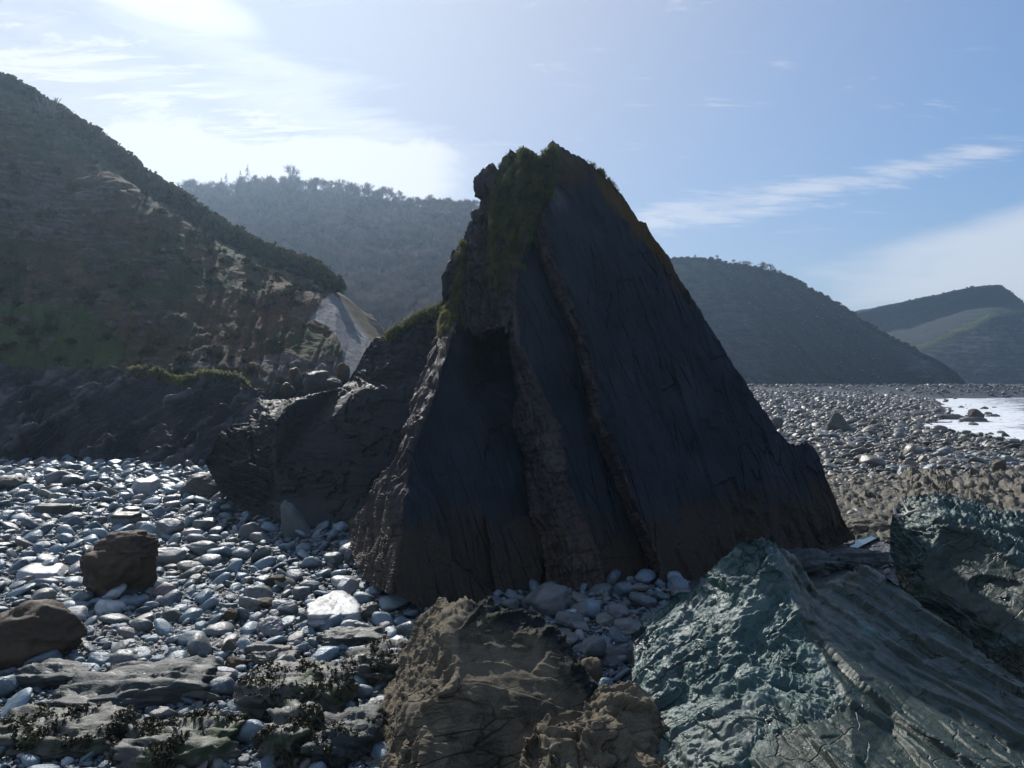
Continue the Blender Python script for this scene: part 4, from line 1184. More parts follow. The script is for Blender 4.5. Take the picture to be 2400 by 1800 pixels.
# --- dark green rock at the right edge
top = [(2086, 1240), (2091, 1211), (2100, 1190), (2107, 1178), (2129, 1166), (2159, 1160), (2189, 1156), (2228, 1161), (2278, 1171), (2328, 1192), (2400, 1199), (2500, 1230), (2620, 1300)]
bot = [(2086, 1300), (2095, 1330), (2115, 1395), (2151, 1440), (2175, 1470), (2250, 1560), (2400, 1700), (2620, 1800)]
ctrl = [(2084, 1240, 25), (2107, 1176, 25.6), (2189, 1154, 25.2), (2278, 1168, 25.5), (2400, 1196, 25), (2620, 1300, 23), (2086, 1305, 24.6), (2115, 1400, 23.4), (2175, 1475, 22.2), (2250, 1565, 20.5), (2400, 1705, 17.8), (2620, 1810, 16),
        (2219, 1211, 23.3), (2179, 1279, 22.9), (2159, 1339, 22.6), (2157, 1398, 22.2), (2328, 1263, 22.6), (2400, 1323, 21.5), (2620, 1440, 19.5), (2290, 1440, 20.6), (2400, 1520, 19)]
P, N, SX, SY = sheet_rock(top, bot, ctrl, 330, 240, soft=3, rag_amp=3.0, seed=23)
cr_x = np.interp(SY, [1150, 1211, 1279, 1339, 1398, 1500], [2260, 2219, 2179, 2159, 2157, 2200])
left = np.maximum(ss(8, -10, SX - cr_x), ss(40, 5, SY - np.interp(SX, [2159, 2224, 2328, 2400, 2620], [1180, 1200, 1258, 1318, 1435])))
rk, je = blocks(P, frame_from((-0.3, -0.2, 0.92)), (0.9, 0.6, 0.3), 91, 0.8)
fold = fbm(P @ np.array([[0.75, 0, 0.35], [0, 1, 0], [0.5, 0, 1.5]]), 1.3, 5, 0.55, 12.0)
knob = fbm(P, 3.6, 4, 0.55, 7.0, True)
f1, e1, _ = facets(P, frame_from((-0.3, -0.2, 0.92)), (1.3, 0.9, 0.4), 93, 0.6, 0.6)
f2, e2, _ = facets(P, frame_from((-0.3, -0.2, 0.92)), (0.5, 0.4, 0.17), 94, 0.6, 0.6)
d = (0.26 * fold + 0.14 * f1 + 0.05 * f2 + 0.18 * scales(P, (-0.45, -0.2, 0.87), (0.86, 0.1, 0.45), 0.4, 31, 1.5) + 0.09 * scales(P, (-0.45, -0.2, 0.87), (0.86, 0.1, 0.45), 0.17, 33, 1.4)) * left + (0.10 * fold + 0.10 * f1 + 0.04 * f2) * (1 - left)
P = P + N * (d * edge_lim(*SX.shape))[..., None]
mk = np.zeros(P.shape[:2] + (4,))
nz = fbm(P, 0.8, 3, 0.6, 3.0)
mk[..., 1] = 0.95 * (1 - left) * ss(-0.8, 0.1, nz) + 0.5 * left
mk[..., 2] = 0.9 * ss(1300, 1370, SY) * ss(2170, 2120, SX)
ROCK3 = dict(P=P, SX=SX, SY=SY)
rock_thing("foreground_rock", "dark mossy wedge of rock with bleached driftwood lying on its crest", "rock", P, mk, M_GREEN, 0.4, 8, -1.0)


# ------------------------------------------------------------------ boulders
def ico(sub):
    import bmesh
    bm = bmesh.new()
    bmesh.ops.create_icosphere(bm, subdivisions=sub, radius=1.0)
    V = np.array([v.co[:] for v in bm.verts], np.float32)
    F = np.array([[v.index for v in f.verts] for f in bm.faces], np.int32)
    bm.free()
    return V, F


ICO = {k: ico(k) for k in (1, 2, 3, 4, 5)}


def boulder_verts(size, seed, sub=4, box=0.35, rough=0.16, strata=0.0, ntilt=(0, 0, 1), lay=5.0, flat=None):
    V, F = ICO[sub]
    Q = V.astype(np.float64)
    r = np.random.default_rng(seed)
    # facet the ball with random cutting planes so it reads as broken rock
    npl = int(r.integers(7, 12))
    nrm = r.normal(size=(npl, 3)); nrm /= np.linalg.norm(nrm, axis=1, keepdims=True)
    dd = r.uniform(0.62, 0.92, npl)
    if flat:
        nrm = np.concatenate([nrm, np.array([(0.02, -0.05, 1.0)])]); dd = np.append(dd, flat)
        k_ = np.abs(nrm[:-1, 2]) < 0.45
        nrm = np.concatenate([nrm[:-1][k_][:4], nrm[-1:]]); dd = np.concatenate([np.maximum(dd[:-1][k_][:4], 0.82), dd[-1:]])
    cube = np.max(np.abs(Q), axis=1, keepdims=True)
    Qb = Q / (cube ** box)
    rad = np.linalg.norm(Qb, axis=1)
    u = Qb / rad[:, None]
    pr = u @ nrm.T
    lim = np.where(pr > 0.05, dd[None] / np.maximum(pr, 0.05), 9).min(1)
    k = 16.0
    rad2 = -np.log(np.exp(-k * rad) + np.exp(-k * lim)) / k
    Q = u * rad2[:, None]
    off = seed * 3.7
    nn = fbm(Q.astype(np.float32), 1.3, 3, 0.5, off) * rough + fbm(Q.astype(np.float32), 4.0, 4, 0.55, off) * rough * 0.45
    if sub >= 4 and rough > 0.09: nn = nn - rough * 0.35 * ss(0.55, 0.8, fbm(Q.astype(np.float32), 1.6, 4, 0.5, off + 4, True))
    if strata > 0:
        l, e = layers((Q * lay).astype(np.float32), ntilt, 1.0, seed, 0.5, 0.35)
        nn = nn + strata * (l - 0.5)
    Q = Q + u * nn[:, None]
    mn, mx = Q.min(0), Q.max(0)
    return (Q - (mn + mx) / 2) / (mx - mn) * np.array(size), F


def boulder(label, x0, x1, y0, y1, mat, depth=None, seed=1, sub=4, box=0.35, rough=0.16, strata=0.0, tilt=(0, 0, 0), ntilt=(0, 0, 1), name="boulder", cat="boulder", group=None, sink=0.12, masks=None, lay=5.0, Yfix=None, flat=None):
    if Yfix is None:
        gx_, Yb, gz_ = on_ground((x0 + x1) / 2, y1)
    else:
        Yb = Yfix; gx_ = ((x0 + x1) / 2 - CX) / FS * Yb; gz_ = CAM_H - (y1 - HY) / FS * Yb
    w = (x1 - x0) / FS * Yb
    dep = (depth or 0.9) * w
    Yc = Yb + dep * 0.42
    el_ = (CAM_H - gz_) / Yb
    h = max((y1 - y0) / FS * Yb - dep * (0.9 if flat else 0.55) * el_, 0.35 * (y1 - y0) / FS * Yb)
    v, F = boulder_verts((w, dep, h * (1 + sink)), seed, sub, box, rough, strata, ntilt, lay, flat)
    Rm = np.array(Euler(tilt).to_matrix())
    v = v @ Rm.T
    mk = np.zeros((len(v), 4)); mk[:, 3] = 0
    if masks: mk = masks(v / np.array((w, dep, h)) * 2, mk)
    loc = (((x0 + x1) / 2 - CX) / FS * (Yb + 0.15 * dep), Yc, gz_ + h * 0.5 * (1 - sink))
    o = obj(name, mesh_from(name, v, F, mat, mk), None, loc)
    return tag(o, label, cat, group)


def m_darktop(v, mk): mk[:, 1] = ss(0.2, 0.7, v[:, 2]); return mk
def m_tide(v, mk): mk[:, 2] = ss(-0.45, -0.8, v[:, 2]); return mk
def m_lichen(v, mk): mk[:, 0] = ss(-0.6, 0.4, -v[:, 0] + 0.6 * v[:, 2]); return mk


boulder("big brown boulder with a cap-like lump on top, alone on the cobbles", 172, 342, 1256, 1408, M_BROWN, 0.9, 3, 5, 0.12, 0.22, 0.06, masks=m_tide, ntilt=(0.3, 0.1, 0.9))
bb = bpy.data.objects["boulder"]
vv, ff = boulder_verts((2.3, 1.7, 1.2), 9, 5, 0.0, 0.22, 0.06, (0.3, 0.1, 0.9))
o = obj("rock_lump", mesh_from("rock_lump", vv, ff, M_BROWN, np.zeros((len(vv), 4))), bb, (0.22, 0.1, 0.86))
boulder("flat-topped brown boulder cut by the left edge of the picture", -110, 163, 1392, 1572, M_BROWN, 0.8, 12, 5, 0.2, 0.2, 0.07, tilt=(0.03, 0.06, 0.2), ntilt=(0.2,0.1,1))
boulder("large pale flat slab, brightest stone on the cobbles", 705, 838, 1375, 1476, M_PALE, 1.35, 21, 5, 0.6, 0.2, 0.08, tilt=(0.06, 0.03, 0.25), flat=0.62, ntilt=(0.1, 0.3, 0.9), lay=3.0)
boulder("pale slab tucked behind the brightest flat slab", 786, 836, 1352, 1402, M_PALE, 1.1, 22, 4, 0.45, 0.10)
boulder("angular pale grey stone right of the brightest flat slab", 793, 848, 1450, 1490, M_PALE, 0.8, 23, 4, 0.4, 0.16)
boulder("dark ragged stone between the bright slab and the tall stack", 838, 886, 1410, 1455, M_DARKB, 0.9, 24, 4, 0.35, 0.2)
boulder("dark upright cube-like block on the lower cobbles", 681, 738, 1536, 1604, M_DARKB, 0.9, 25, 4, 0.75, 0.08, tilt=(0.08, 0.12, 0.35))
boulder("rounded pitted grey boulder in front of the weedy overhang", 500, 567, 1652, 1730, M_GREY, 0.9, 26, 5, 0.25, 0.16)
boulder("squat stump-shaped stone with a dark weedy top", 257, 318, 1196, 1238, M_GREY, 0.8, 27, 4, 0.8, 0.12, masks=m_darktop, flat=0.8)
boulder("long block with a dark left end on the upper cobbles", 82, 160, 1178, 1210, M_DARKB, 0.45, 28, 4, 0.85, 0.1, flat=0.75)
boulder("flat-topped pale block below the headland ledge", 302, 362, 1118, 1162, M_PALE, 1.0, 29, 4, 0.8, 0.1, flat=0.65)
boulder("tilted pale slab beside the humped stone on the far cobbles", 103, 165, 1100, 1140, M_GREY, 0.8, 30, 4, 0.45, 0.1, tilt=(0, -0.25, 0.3))
boulder("humped grey stone leaning on the tilted pale slab", 130, 192, 1110, 1142, M_GREY, 0.8, 31, 4, 0.3, 0.12)
boulder("dark block at the left edge near the headland shadow", -30, 43, 1112, 1152, M_DARKB, 0.8, 32, 4, 0.6, 0.1)
boulder("brown-grey boulder against the nose of the dark outcrop", 420, 514, 1104, 1168, M_DARKB, 0.9, 33, 5, 0.3, 0.12)
boulder("long pale log-shaped stone right of the big brown boulder", 322, 430, 1284, 1328, M_GREY, 0.35, 34, 4, 0.5, 0.08, tilt=(0, -0.05, 0.1))
boulder("blunt pale wedge stone behind the log-shaped stone", 430, 506, 1264, 1306, M_GREY, 0.8, 35, 4, 0.45, 0.12)
boulder("flat pale slab left of the big brown boulder", 34, 136, 1318, 1364, M_PALE, 0.9, 36, 4, 0.8, 0.08, tilt=(0.05, 0.05, 0.2), flat=0.6)
boulder("smooth lens-shaped stone below the flat pale slab", 61, 132, 1352, 1382, M_GREY, 0.6, 37, 4, 0.0, 0.08)
boulder("smooth double-humped dark grey stone on the lower cobbles", 248, 322, 1518, 1584, M_GREY, 0.9, 38, 4, 0.1, 0.22)
boulder("smooth greenish oval stone leaning on the double-humped stone", 287, 345, 1546, 1584, M_GREY, 0.5, 39, 4, 0.0, 0.07, tilt=(0, -0.3, 0.2), masks=lambda v, m: m_darktop(v, m) * 0.5)
boulder("pinkish-brown flat stone among the lower cobbles", 522, 571, 1540, 1574, M_BROWN, 0.8, 40, 4, 0.4, 0.1, tilt=(0.2, 0, 0))
boulder("white tapering stone lying among brown seaweed", 36, 99, 1755, 1783, M_PALE, 0.45, 41, 4, 0.1, 0.12, tilt=(0, -0.1, 0.15))
boulder("ribbed grey mound of stone below the bright slab", 592, 663, 1443, 1494, M_GREY, 1.0, 42, 5, 0.2, 0.14, 0.08, ntilt=(0.8, -0.2, 0.5))
boulder("grey stone with a green split corner", 360, 422, 1214, 1264, M_GREY, 0.9, 43, 4, 0.3, 0.14)
boulder("pale blunt stone under the outcrop shadow edge", 449, 498, 1215, 1252, M_GREY, 0.8, 44, 4, 0.45, 0.12)
boulder("smooth bright whaleback stone near the outcrop", 414, 474, 1238, 1262, M_PALE, 0.6, 45, 4, 0.1, 0.08)
boulder("round shaded boulder beneath the overhanging outcrop", 556, 608, 1220, 1264, M_GREY, 0.9, 46, 4, 0.15, 0.1)
boulder("leaning sharp tent-shaped stone beside the fluted flank", 755, 803, 1292, 1334, M_GREY, 0.9, 47, 4, 0.4, 0.2)
boulder("shaded pale stone against the fluted flank of the stack", 806, 830, 1285, 1326, M_GREY, 0.9, 48, 4, 0.4, 0.12)
boulder("small tent-shaped tan stone on the mid cobbles", 520, 555, 1426, 1462, M_BROWN, 0.8, 49, 4, 0.4, 0.2, tilt=(0, 0.4, 0))
boulder("tan-topped flat stone left of the bright slab", 592, 648, 1400, 1430, M_BROWN, 0.8, 50, 4, 0.4, 0.1)
boulder("tan cracked stone touching the bright slab on its left", 646, 696, 1406, 1450, M_GREY, 0.8, 51, 4, 0.45, 0.14)
boulder("upright tan-edged stone at the front left of the bright slab", 698, 733, 1432, 1468, M_DARKB, 0.8, 52, 4, 0.5, 0.12)
boulder("brown-topped block behind the bright slab", 622, 668, 1345, 1382, M_BROWN, 0.8, 53, 4, 0.45, 0.15)
boulder("pale block behind the bright slab on its left", 680, 725, 1372, 1405, M_GREY, 0.8, 54, 4, 0.5, 0.12)
boulder("dark leaning post-like stone on the mid cobbles", 518, 553, 1492, 1534, M_DARKB, 0.7, 55, 4, 0.65, 0.1, tilt=(0.1, 0.25, 0))
boulder("smooth oval olive stone on the mid cobbles", 298, 353, 1448, 1484, M_GREY, 0.6, 56, 4, 0.0, 0.1)
boulder("dark angular block behind the mid cobbles", 375, 420, 1426, 1462, M_DARKB, 0.8, 57, 4, 0.55, 0.14)
boulder("pale jagged stone at the foot of the fluted tan rock", 868, 916, 1630, 1670, M_PALE, 0.7, 58, 4, 0.4, 0.2)
boulder("second pale jagged stone below the first at the tan rock", 838, 892, 1664, 1700, M_PALE, 0.8, 59, 4, 0.4, 0.18)
boulder("egg-shaped cream stone right of the cube-like block", 745, 790, 1572, 1606, M_PALE, 0.7, 60, 4, 0.0, 0.08)
boulder("egg-shaped striped stone left of the cube-like block", 648, 684, 1578, 1612, M_GREY, 0.8, 61, 4, 0.0, 0.06)
boulder("narrow slanting grey stone above the weedy overhang", 502, 542, 1585, 1618, M_GREY, 0.6, 62, 4, 0.5, 0.08, tilt=(0, -0.4, 0.2))

# wedge slab leaning on the outcrop
boulder("pale wedge slab leaning against the dark outcrop", 655, 738, 1168, 1262, M_GREY, 0.35, 63, 4, 0.5, 0.1, tilt=(0.12, 0.0, 0))
wd = bpy.data.objects[[o.name for o in COL.objects if o.get('label') == "pale wedge slab leaning against the dark outcrop"][0]]
co = np.empty(len(wd.data.vertices) * 3, np.float32); wd.data.vertices.foreach_get("co", co); co = co.reshape(-1, 3)
zz = (co[:, 2] - co[:, 2].min()) / np.ptp(co[:, 2])
co[:, 0] = co[:, 0] * (1.05 - 0.72 * zz) - 0.55 * zz
wd.data.vertices.foreach_set("co", co.ravel()); wd.data.update()

# shaded rubble at the front foot of the stack
for k, (l, a) in enumerate([("largest shaded boulder at the front foot of the stack", (1225, 1345, 1362, 1452)), ("rounded shaded stone left of the largest foot boulder", (1218, 1262, 1395, 1432)), ("pale-topped shaded block right of the largest foot boulder", (1336, 1396, 1402, 1450)),
                            ("square shaded block at the right of the foot rubble", (1424, 1476, 1414, 1466)), ("low shaded stone near the tan rock crest", (1172, 1222, 1398, 1436)), ("dull shaded hump below the square block", (1300, 1370, 1432, 1478)),
                            ("shaded round stone in the gully below the rubble", (1362, 1424, 1490, 1545)), ("broad smooth shaded slab in the gully", (1400, 1490, 1515, 1572)), ("tan knob standing up in the gully", (1360, 1416, 1538, 1602)),
                            ("upright shaded stone against the big green rock", (1470, 1500, 1505, 1560)), ("small shaded stone high against the stack foot", (1305, 1345, 1340, 1372)), ("long shaded stone above the gully", (1440, 1520, 1450, 1492)), ("angular shaded stone in the gully bottom", (1480, 1530, 1470, 1520))]):
    Yf = None
    if 'gully' in l or 'tan knob' in l or 'upright' in l: Yf = 17.5 if 'knob' in l else 20.0
    boulder(l, *a, M_TAN if 'knob' in l else M_GREY, 0.85, 100 + k, 4, (0.6 if 'square' in l or 'block' in l else 0.25), 0.14, Yfix=Yf, lay=4)

# rocks out on the right-hand shore
boulder("dark pyramid-shaped boulder alone on the far right cobbles", 1940, 2006, 968, 1014, M_DARKB, 0.8, 150, 5, 0.0, 0.08, masks=None)
py_ = [o for o in COL.objects if o.get('label') == "dark pyramid-shaped boulder alone on the far right cobbles"][0]
co = np.empty(len(py_.data.vertices) * 3, np.float32); py_.data.vertices.foreach_get("co", co); co = co.reshape(-1, 3)
zz = (co[:, 2] - co[:, 2].min()) / np.ptp(co[:, 2])
co[:, 0] = co[:, 0] * (1.15 - 0.78 * zz) - 0.5 * zz; co[:, 1] *= (1.1 - 0.6 * zz); co[:, 2] *= 1.15
py_.data.vertices.foreach_set("co", co.ravel()); py_.data.update()
boulder("small dark fin of rock right beside the slope of the stack", 1806, 1836, 976, 1008, M_DARKB, 0.6, 151, 4, 0.3, 0.15, tilt=(0, 0.4, 0))
boulder("tall brown rock at the tip of the shore reef in the surf", 2274, 2312, 957, 990, M_BROWN, 0.9, 152, 4, 0.2, 0.15)
boulder("dark hump of rock on the shore reef left of the tip", 2180, 2214, 956, 976, M_DARKB, 0.8, 153, 4, 0.2, 0.15)
boulder("small dark rock standing in the surf", 2310, 2328, 965, 975, M_DARKB, 0.9, 154, 3, 0.2, 0.15)
boulder("low dark rock in the surf beyond the reef tip", 2318, 2348, 970, 980, M_DARKB, 0.9, 155, 3, 0.2, 0.15)
boulder("tiny dark rock awash far out in the bay", 2326, 2338, 953, 959, M_DARKB, 0.9, 156, 3, 0.2, 0.15)
boulder("pale tan rock standing at the right end of the ribbed reef", 2326, 2362, 1074, 1108, M_REEF, 0.8, 157, 4, 0.3, 0.15)
for k, (a, l) in enumerate([((2255, 2322, 976, 992), "low weedy shelf under the tall reef-tip rock"), ((2210, 2262, 970, 984), "weedy shelf joining the shore reef to its tip"), ((2140, 2200, 962, 976), "weedy shelf at the landward end of the shore reef")]):
    boulder(l, *a, M_DARKB, 0.6, 160 + k, 4, 0.3, 0.14, 0.05, name="rock_shelf", cat="rock")

# lichen-topped pinnacles on the ledge behind the outcrop
boulder("left pinnacle with yellow lichen behind the outcrop", 676, 706, 860, 906, M_LEDGE, 0.8, 170, 4, 0.2, 0.14, name="rock_pinnacle", cat="rock", Yfix=52, masks=m_lichen)
boulder("right pinnacle with yellow lichen near the outcrop shoulder", 786, 820, 850, 896, M_LEDGE, 0.8, 171, 4, 0.2, 0.14, name="rock_pinnacle", cat="rock", Yfix=52, masks=m_lichen)
boulder("broken grey crag between the two yellow pinnacles", 703, 766, 866, 916, M_LEDGE, 0.8, 172, 4, 0.3, 0.16, 0.1, name="rock_pinnacle", cat="rock", Yfix=53, ntilt=(-0.5, -0.2, 0.8))
boulder("low lichen-spotted block under the left pinnacle", 655, 690, 895, 925, M_LEDGE, 0.8, 173, 4, 0.3, 0.16, name="rock_pinnacle", cat="rock", Yfix=50, masks=m_lichen)
boulder("small grey block below the right pinnacle", 762, 800, 886, 912, M_LEDGE, 0.8, 174, 4, 0.4, 0.16, name="rock_pinnacle", cat="rock", Yfix=50)
# knob on the stack's left shoulder
for k, (a, Yk) in enumerate([((1112, 1142, 408, 462), 34.0), ((1128, 1182, 390, 470), 34.2), ((1105, 1134, 492, 520), 33.5)]):
    x0, x1, y0, y1 = a
    c = at((x0 + x1) / 2, (y0 + y1) / 2, Yk)
    v, F = boulder_verts(((x1 - x0) / FS * Yk * 1.25, (x1 - x0) / FS * Yk * 1.2, (y1 - y0) / FS * Yk * 1.2), 180 + k, 5, 0.6, 0.28, 0.14, (0.4, -0.3, 0.8), 4.0)
    obj("knob", mesh_from("knob", v, F, M_RIB, np.zeros((len(v), 4))), stack, tuple(c - base))


# ------------------------------------------------------------------ weedy ledges at the lower left
def low_ledge(label, x0, x1, ytop, ybot, mat, seed, depth=1.0, hgt=0.5, yaw=0.12, mossy=0.0, sub=5, dip=(-0.2, 0.5, 0.8)):
    gx_, Yb, gz_ = on_ground((x0 + x1) / 2, ybot)
    w = (x1 - x0) / FS * Yb
    V0, F = ICO[sub]
    u_ = V0.astype(np.float64)
    cb_ = np.max(np.abs(u_), axis=1, keepdims=True)
    v = u_ / cb_ ** 0.6 * np.array((w, depth * 1.2, hgt)) * 0.5
    v[:, 1] += 0.25 * np.sin(v[:, 0] * 1.3 + seed)
    q_ = (v + seed * 3.1).astype(np.float32)
    ly_, _ = layers(q_, (0.08, 0.62, 0.78), 0.17, seed, 0.8, 1.2)
    ly2, _ = layers(q_, (0.08, 0.62, 0.78), 0.06, seed + 1, 0.8, 2.5)
    jb, _ = blocks(q_, frame_from((0.08, 0.62, 0.78)), (0.8, 0.5, 0.17), seed, 0.6)
    dsp = 0.20 * (ly_ - 0.5) + 0.06 * (ly2 - 0.5) + 0.14 * (jb - 0.5) + 0.22 * fbm(q_, 1.1, 4, 0.55)
    v = v + u_ * dsp[:, None] * np.array((1.5, 1, 1))
    v = v @ np.array(Euler((0, 0, yaw)).to_matrix()).T
    mk = np.zeros((len(v), 4))
    nzz = fbm(v.astype(np.float32), 1.5, 3, 0.6, seed)
    mk[:, 1] = mossy * ss(-0.3, 0.2, nzz) * ss(-0.1, 0.2, v[:, 2] / hgt)
    o = obj("rock_ledge", mesh_from("rock_ledge", v, F, mat, mk), None, (gx_, Yb + depth * 0.5, gz_ + hgt * 0.22))
    return tag(o, label, "rock ledge")


LEDGES = [low_ledge("long striped low ledge crossing the lower left cobbles", 95, 470, 1590, 1668, M_LEDG2, 201, 1.9, 0.75, 0.16, 0.2),
          low_ledge("narrow striped ledge just above the long striped one", 215, 420, 1570, 1612, M_LEDG2, 202, 0.7, 0.45, 0.14),
          low_ledge("dark overhanging weedy ledge in front of the tan rock", 530, 800, 1612, 1705, M_DARKB, 203, 1.8, 1.15, 0.05, 0.7),
          low_ledge("weedy hump at the bottom edge left of the tan rock", 590, 720, 1690, 1800, M_DARKB, 204, 1.6, 1.0, -0.1, 0.6),
          low_ledge("weed-covered ledge at the bottom left corner", -60, 250, 1690, 1770, M_DARKB, 205, 1.6, 0.6, 0.15, 0.8),
          low_ledge("weed-covered ledge along the bottom edge", 240, 540, 1720, 1800, M_DARKB, 206, 1.5, 0.6, 0.1, 0.8),
          low_ledge("wet grey ledge left of the tan rock near the bottom", 700, 880, 1700, 1790, M_LEDG2, 207, 1.5, 0.8, 0.1, 0.3),
          low_ledge("low green-grey ledge beside the fluted tan rock", 790, 935, 1520, 1610, M_DARKB, 208, 1.6, 0.7, 0.1, 0.5),
          low_ledge("low ribbed ledge below the bright flat slab", 740, 900, 1478, 1530, M_LEDG2, 209, 1.2, 0.45, 0.1, 0.2),
          low_ledge("low dark ledge behind the cube-like block", 560, 690, 1520, 1565, M_DARKB, 210, 1.0, 0.4, 0.15, 0.2),
          low_ledge("ribbed wet ledge under the left brown boulder", 0, 200, 1560, 1610, M_LEDG2, 211, 1.0, 0.45, 0.2, 0.2),
          low_ledge("ribbed dark ledge left of the weedy overhang", 420, 520, 1590, 1632, M_DARKB, 212, 0.9, 0.4, 0.1, 0.2)]

LEDGES += [low_ledge("dark bedrock ledge at the right foot of the stack", 1840, 1990, 1290, 1345, M_LEDG2, 220, 2.2, 0.7, 0.5, 0.3),
           low_ledge("low dark bedrock ledge in front of the rock pool", 1960, 2110, 1290, 1330, M_LEDG2, 221, 1.8, 0.5, 0.2, 0.3),
           low_ledge("brown bedrock hump behind the rock pool", 2020, 2110, 1222, 1254, M_REEF, 222, 1.6, 0.7, 0.3, 0.2),
           low_ledge("small brown bedrock hump at the stack's right foot", 1985, 2030, 1228, 1256, M_REEF, 223, 1.2, 0.6, 0.3, 0.1)]

# ------------------------------------------------------------------ ribbed reef on the right
ux = np.linspace(0, 1, 420)
vy = np.linspace(0, 1, 300)
U, V = np.meshgrid(ux, vy)
Yr = 34.5 * (62 / 34.5) ** (1 - V)
Xr = (0.40 + U * (0.86 - 0.40)) * Yr
z0 = ground_z(Xr, Yr)
P = np.stack([Xr, Yr, z0], -1)
ca, sa = math.cos(R(64)), math.sin(R(64))
al = Xr * ca + Yr * sa                     # along the ribs
ac = -Xr * sa + Yr * ca                    # across
zr = np.zeros_like(z0)
rh = np.random.default_rng(64)
nU, nV = Xr.shape[1], Xr.shape[0]
for k in range(2300):
    u0, v0 = rh.uniform(0, 1), rh.uniform(0, 1)
    y_ = 34.5 * (62 / 34.5) ** (1 - v0); x_ = (0.40 + u0 * 0.46) * y_
    # humps sit in rows along the bedding
    c0 = -x_ * sa + y_ * ca; a0 = x_ * ca + y_ * sa; wq = 1.1 * math.sin(a0 * 0.22 + c0 * 0.1) + 0.6 * math.sin(a0 * 0.6 + 1.7); c0 = (np.round((c0 + wq) / 1.5) + rh.normal(0, 0.27)) * 1.5 - wq
    if math.sin(x_ * 0.35 + 2.0 * math.sin(y_ * 0.21)) + 0.6 * math.sin(y_ * 0.5 + x_ * 0.13) < -0.55 and rh.random() < 0.85: continue
    la, lc, hh = rh.uniform(0.25, 1.0) ** 1.5 * 2.4, rh.uniform(0.22, 0.75), rh.uniform(0.12, 0.68) * (0.6 + 0.8 * (u0 > 0.35))
    j0, j1 = max(int((u0 - 0.14) * nU), 0), min(int((u0 + 0.14) * nU), nU)
    i0, i1 = max(int((v0 - 0.14) * nV), 0), min(int((v0 + 0.14) * nV), nV)
    q = ((al[i0:i1, j0:j1] - a0) / la) ** 2 + ((ac[i0:i1, j0:j1] - c0) / lc) ** 2
    zr[i0:i1, j0:j1] = np.maximum(zr[i0:i1, j0:j1], hh * np.sqrt(np.clip(1 - q, 0, 1)))
f1, _, _ = facets(np.stack([al, ac, z0], -1), np.eye(3), (1.1, 0.45, 0.6), 95, 0.6, 0.0)
zr = zr * (0.9 + 0.5 * f1) + 0.02 + 0.10 * f1 + 0.16 * fbm(P, 0.8, 4, 0.55) + 0.07 * fbm(np.stack([al * 0.5, ac * 1.5, z0], -1), 2.4, 4, 0.6)
fade = ss(0, 0.10, U) * ss(0, 0.12, V) * ss(1, 0.9, V)
zr = zr * fade - 0.25 * (1 - fade)
P[..., 2] += zr
mk = np.zeros(P.shape[:2] + (4,))
nz = fbm(P, 0.4, 4, 0.6, 8.0)
mk[..., 1] = 0.8 * ss(-0.1, 0.35, nz) * ss(0.62, 0.45, Xr / Yr)
mk[..., 2] = 0.8 * ss(0.22, 0.02, zr)
reef = obj("reef", mesh_from("reef", P - np.array((25, 45, 0)), grid_faces(*P.shape[:2]), M_REEF, mk.reshape(-1, 4)), None, (25, 45, 0))
tag(reef, "ribbed tan reef of parallel bedrock humps on the right shore", "reef")

# ------------------------------------------------------------------ rock pools
def pool(name, pts, dz):
    g = [on_ground(*p) for p in pts]
    z = np.mean([q[2] for q in g]) + dz
    cen = np.mean([(q[0], q[1]) for q in g], 0)
    n = len(g)
    V = [(cen[0], cen[1], z)] + [(q[0], q[1], z) for q in g]
    F = [(0, 1 + i, 1 + (i + 1) % n) for i in range(n)]
    o = obj(name, mesh_from(name, V, F, M_POOL, None, False))
    return tag(o, kind='structure')


pool("rock_pool", [(1985, 1288), (2015, 1268), (2040, 1256), (2065, 1250), (2092, 1247), (2110, 1252), (2100, 1268), (2060, 1266), (2040, 1276), (2010, 1292)], 0.16)
pool("rock_pool", [(1968, 1303), (1985, 1296), (2000, 1296), (1996, 1304), (1975, 1312)], 0.14)
pool("rock_pool", [(2008, 1230), (2030, 1223), (2045, 1228), (2035, 1238), (2016, 1238)], 0.16)

# ------------------------------------------------------------------ driftwood, gull
def tube(pts, r0, r1, n=6):
    pts = np.array(pts, float)
    V, F = [], []
    for i, p in enumerate(pts):
        d = pts[min(i + 1, len(pts) - 1)] - pts[max(i - 1, 0)]
        fr = frame_from(d / np.linalg.norm(d), (0.1, 0.2, 1))
        r = r0 + (r1 - r0) * i / (len(pts) - 1)
        for k in range(n):
            a = 2 * math.pi * k / n
            V.append(p + r * (math.cos(a) * fr[0] + math.sin(a) * fr[1]))
    for i in range(len(pts) - 1):
        for k in range(n):
            F.append((i * n + k, i * n + (k + 1) % n, (i + 1) * n + (k + 1) % n, (i + 1) * n + k))
    return V, F


def join(parts):
    V, F, o = [], [], 0
    for v, f in parts:
        V += list(v); F += [tuple(i + o for i in q) for q in f]; o += len(v)
    return np.array(V), np.array(F)


def r3(sx_, sy_):
    i = np.argmin((ROCK3['SX'] - sx_) ** 2 + (ROCK3['SY'] - sy_) ** 2)
    p = ROCK3['P'].reshape(-1, 3)[i]
    return p + np.array((0, -0.12, 0.10))


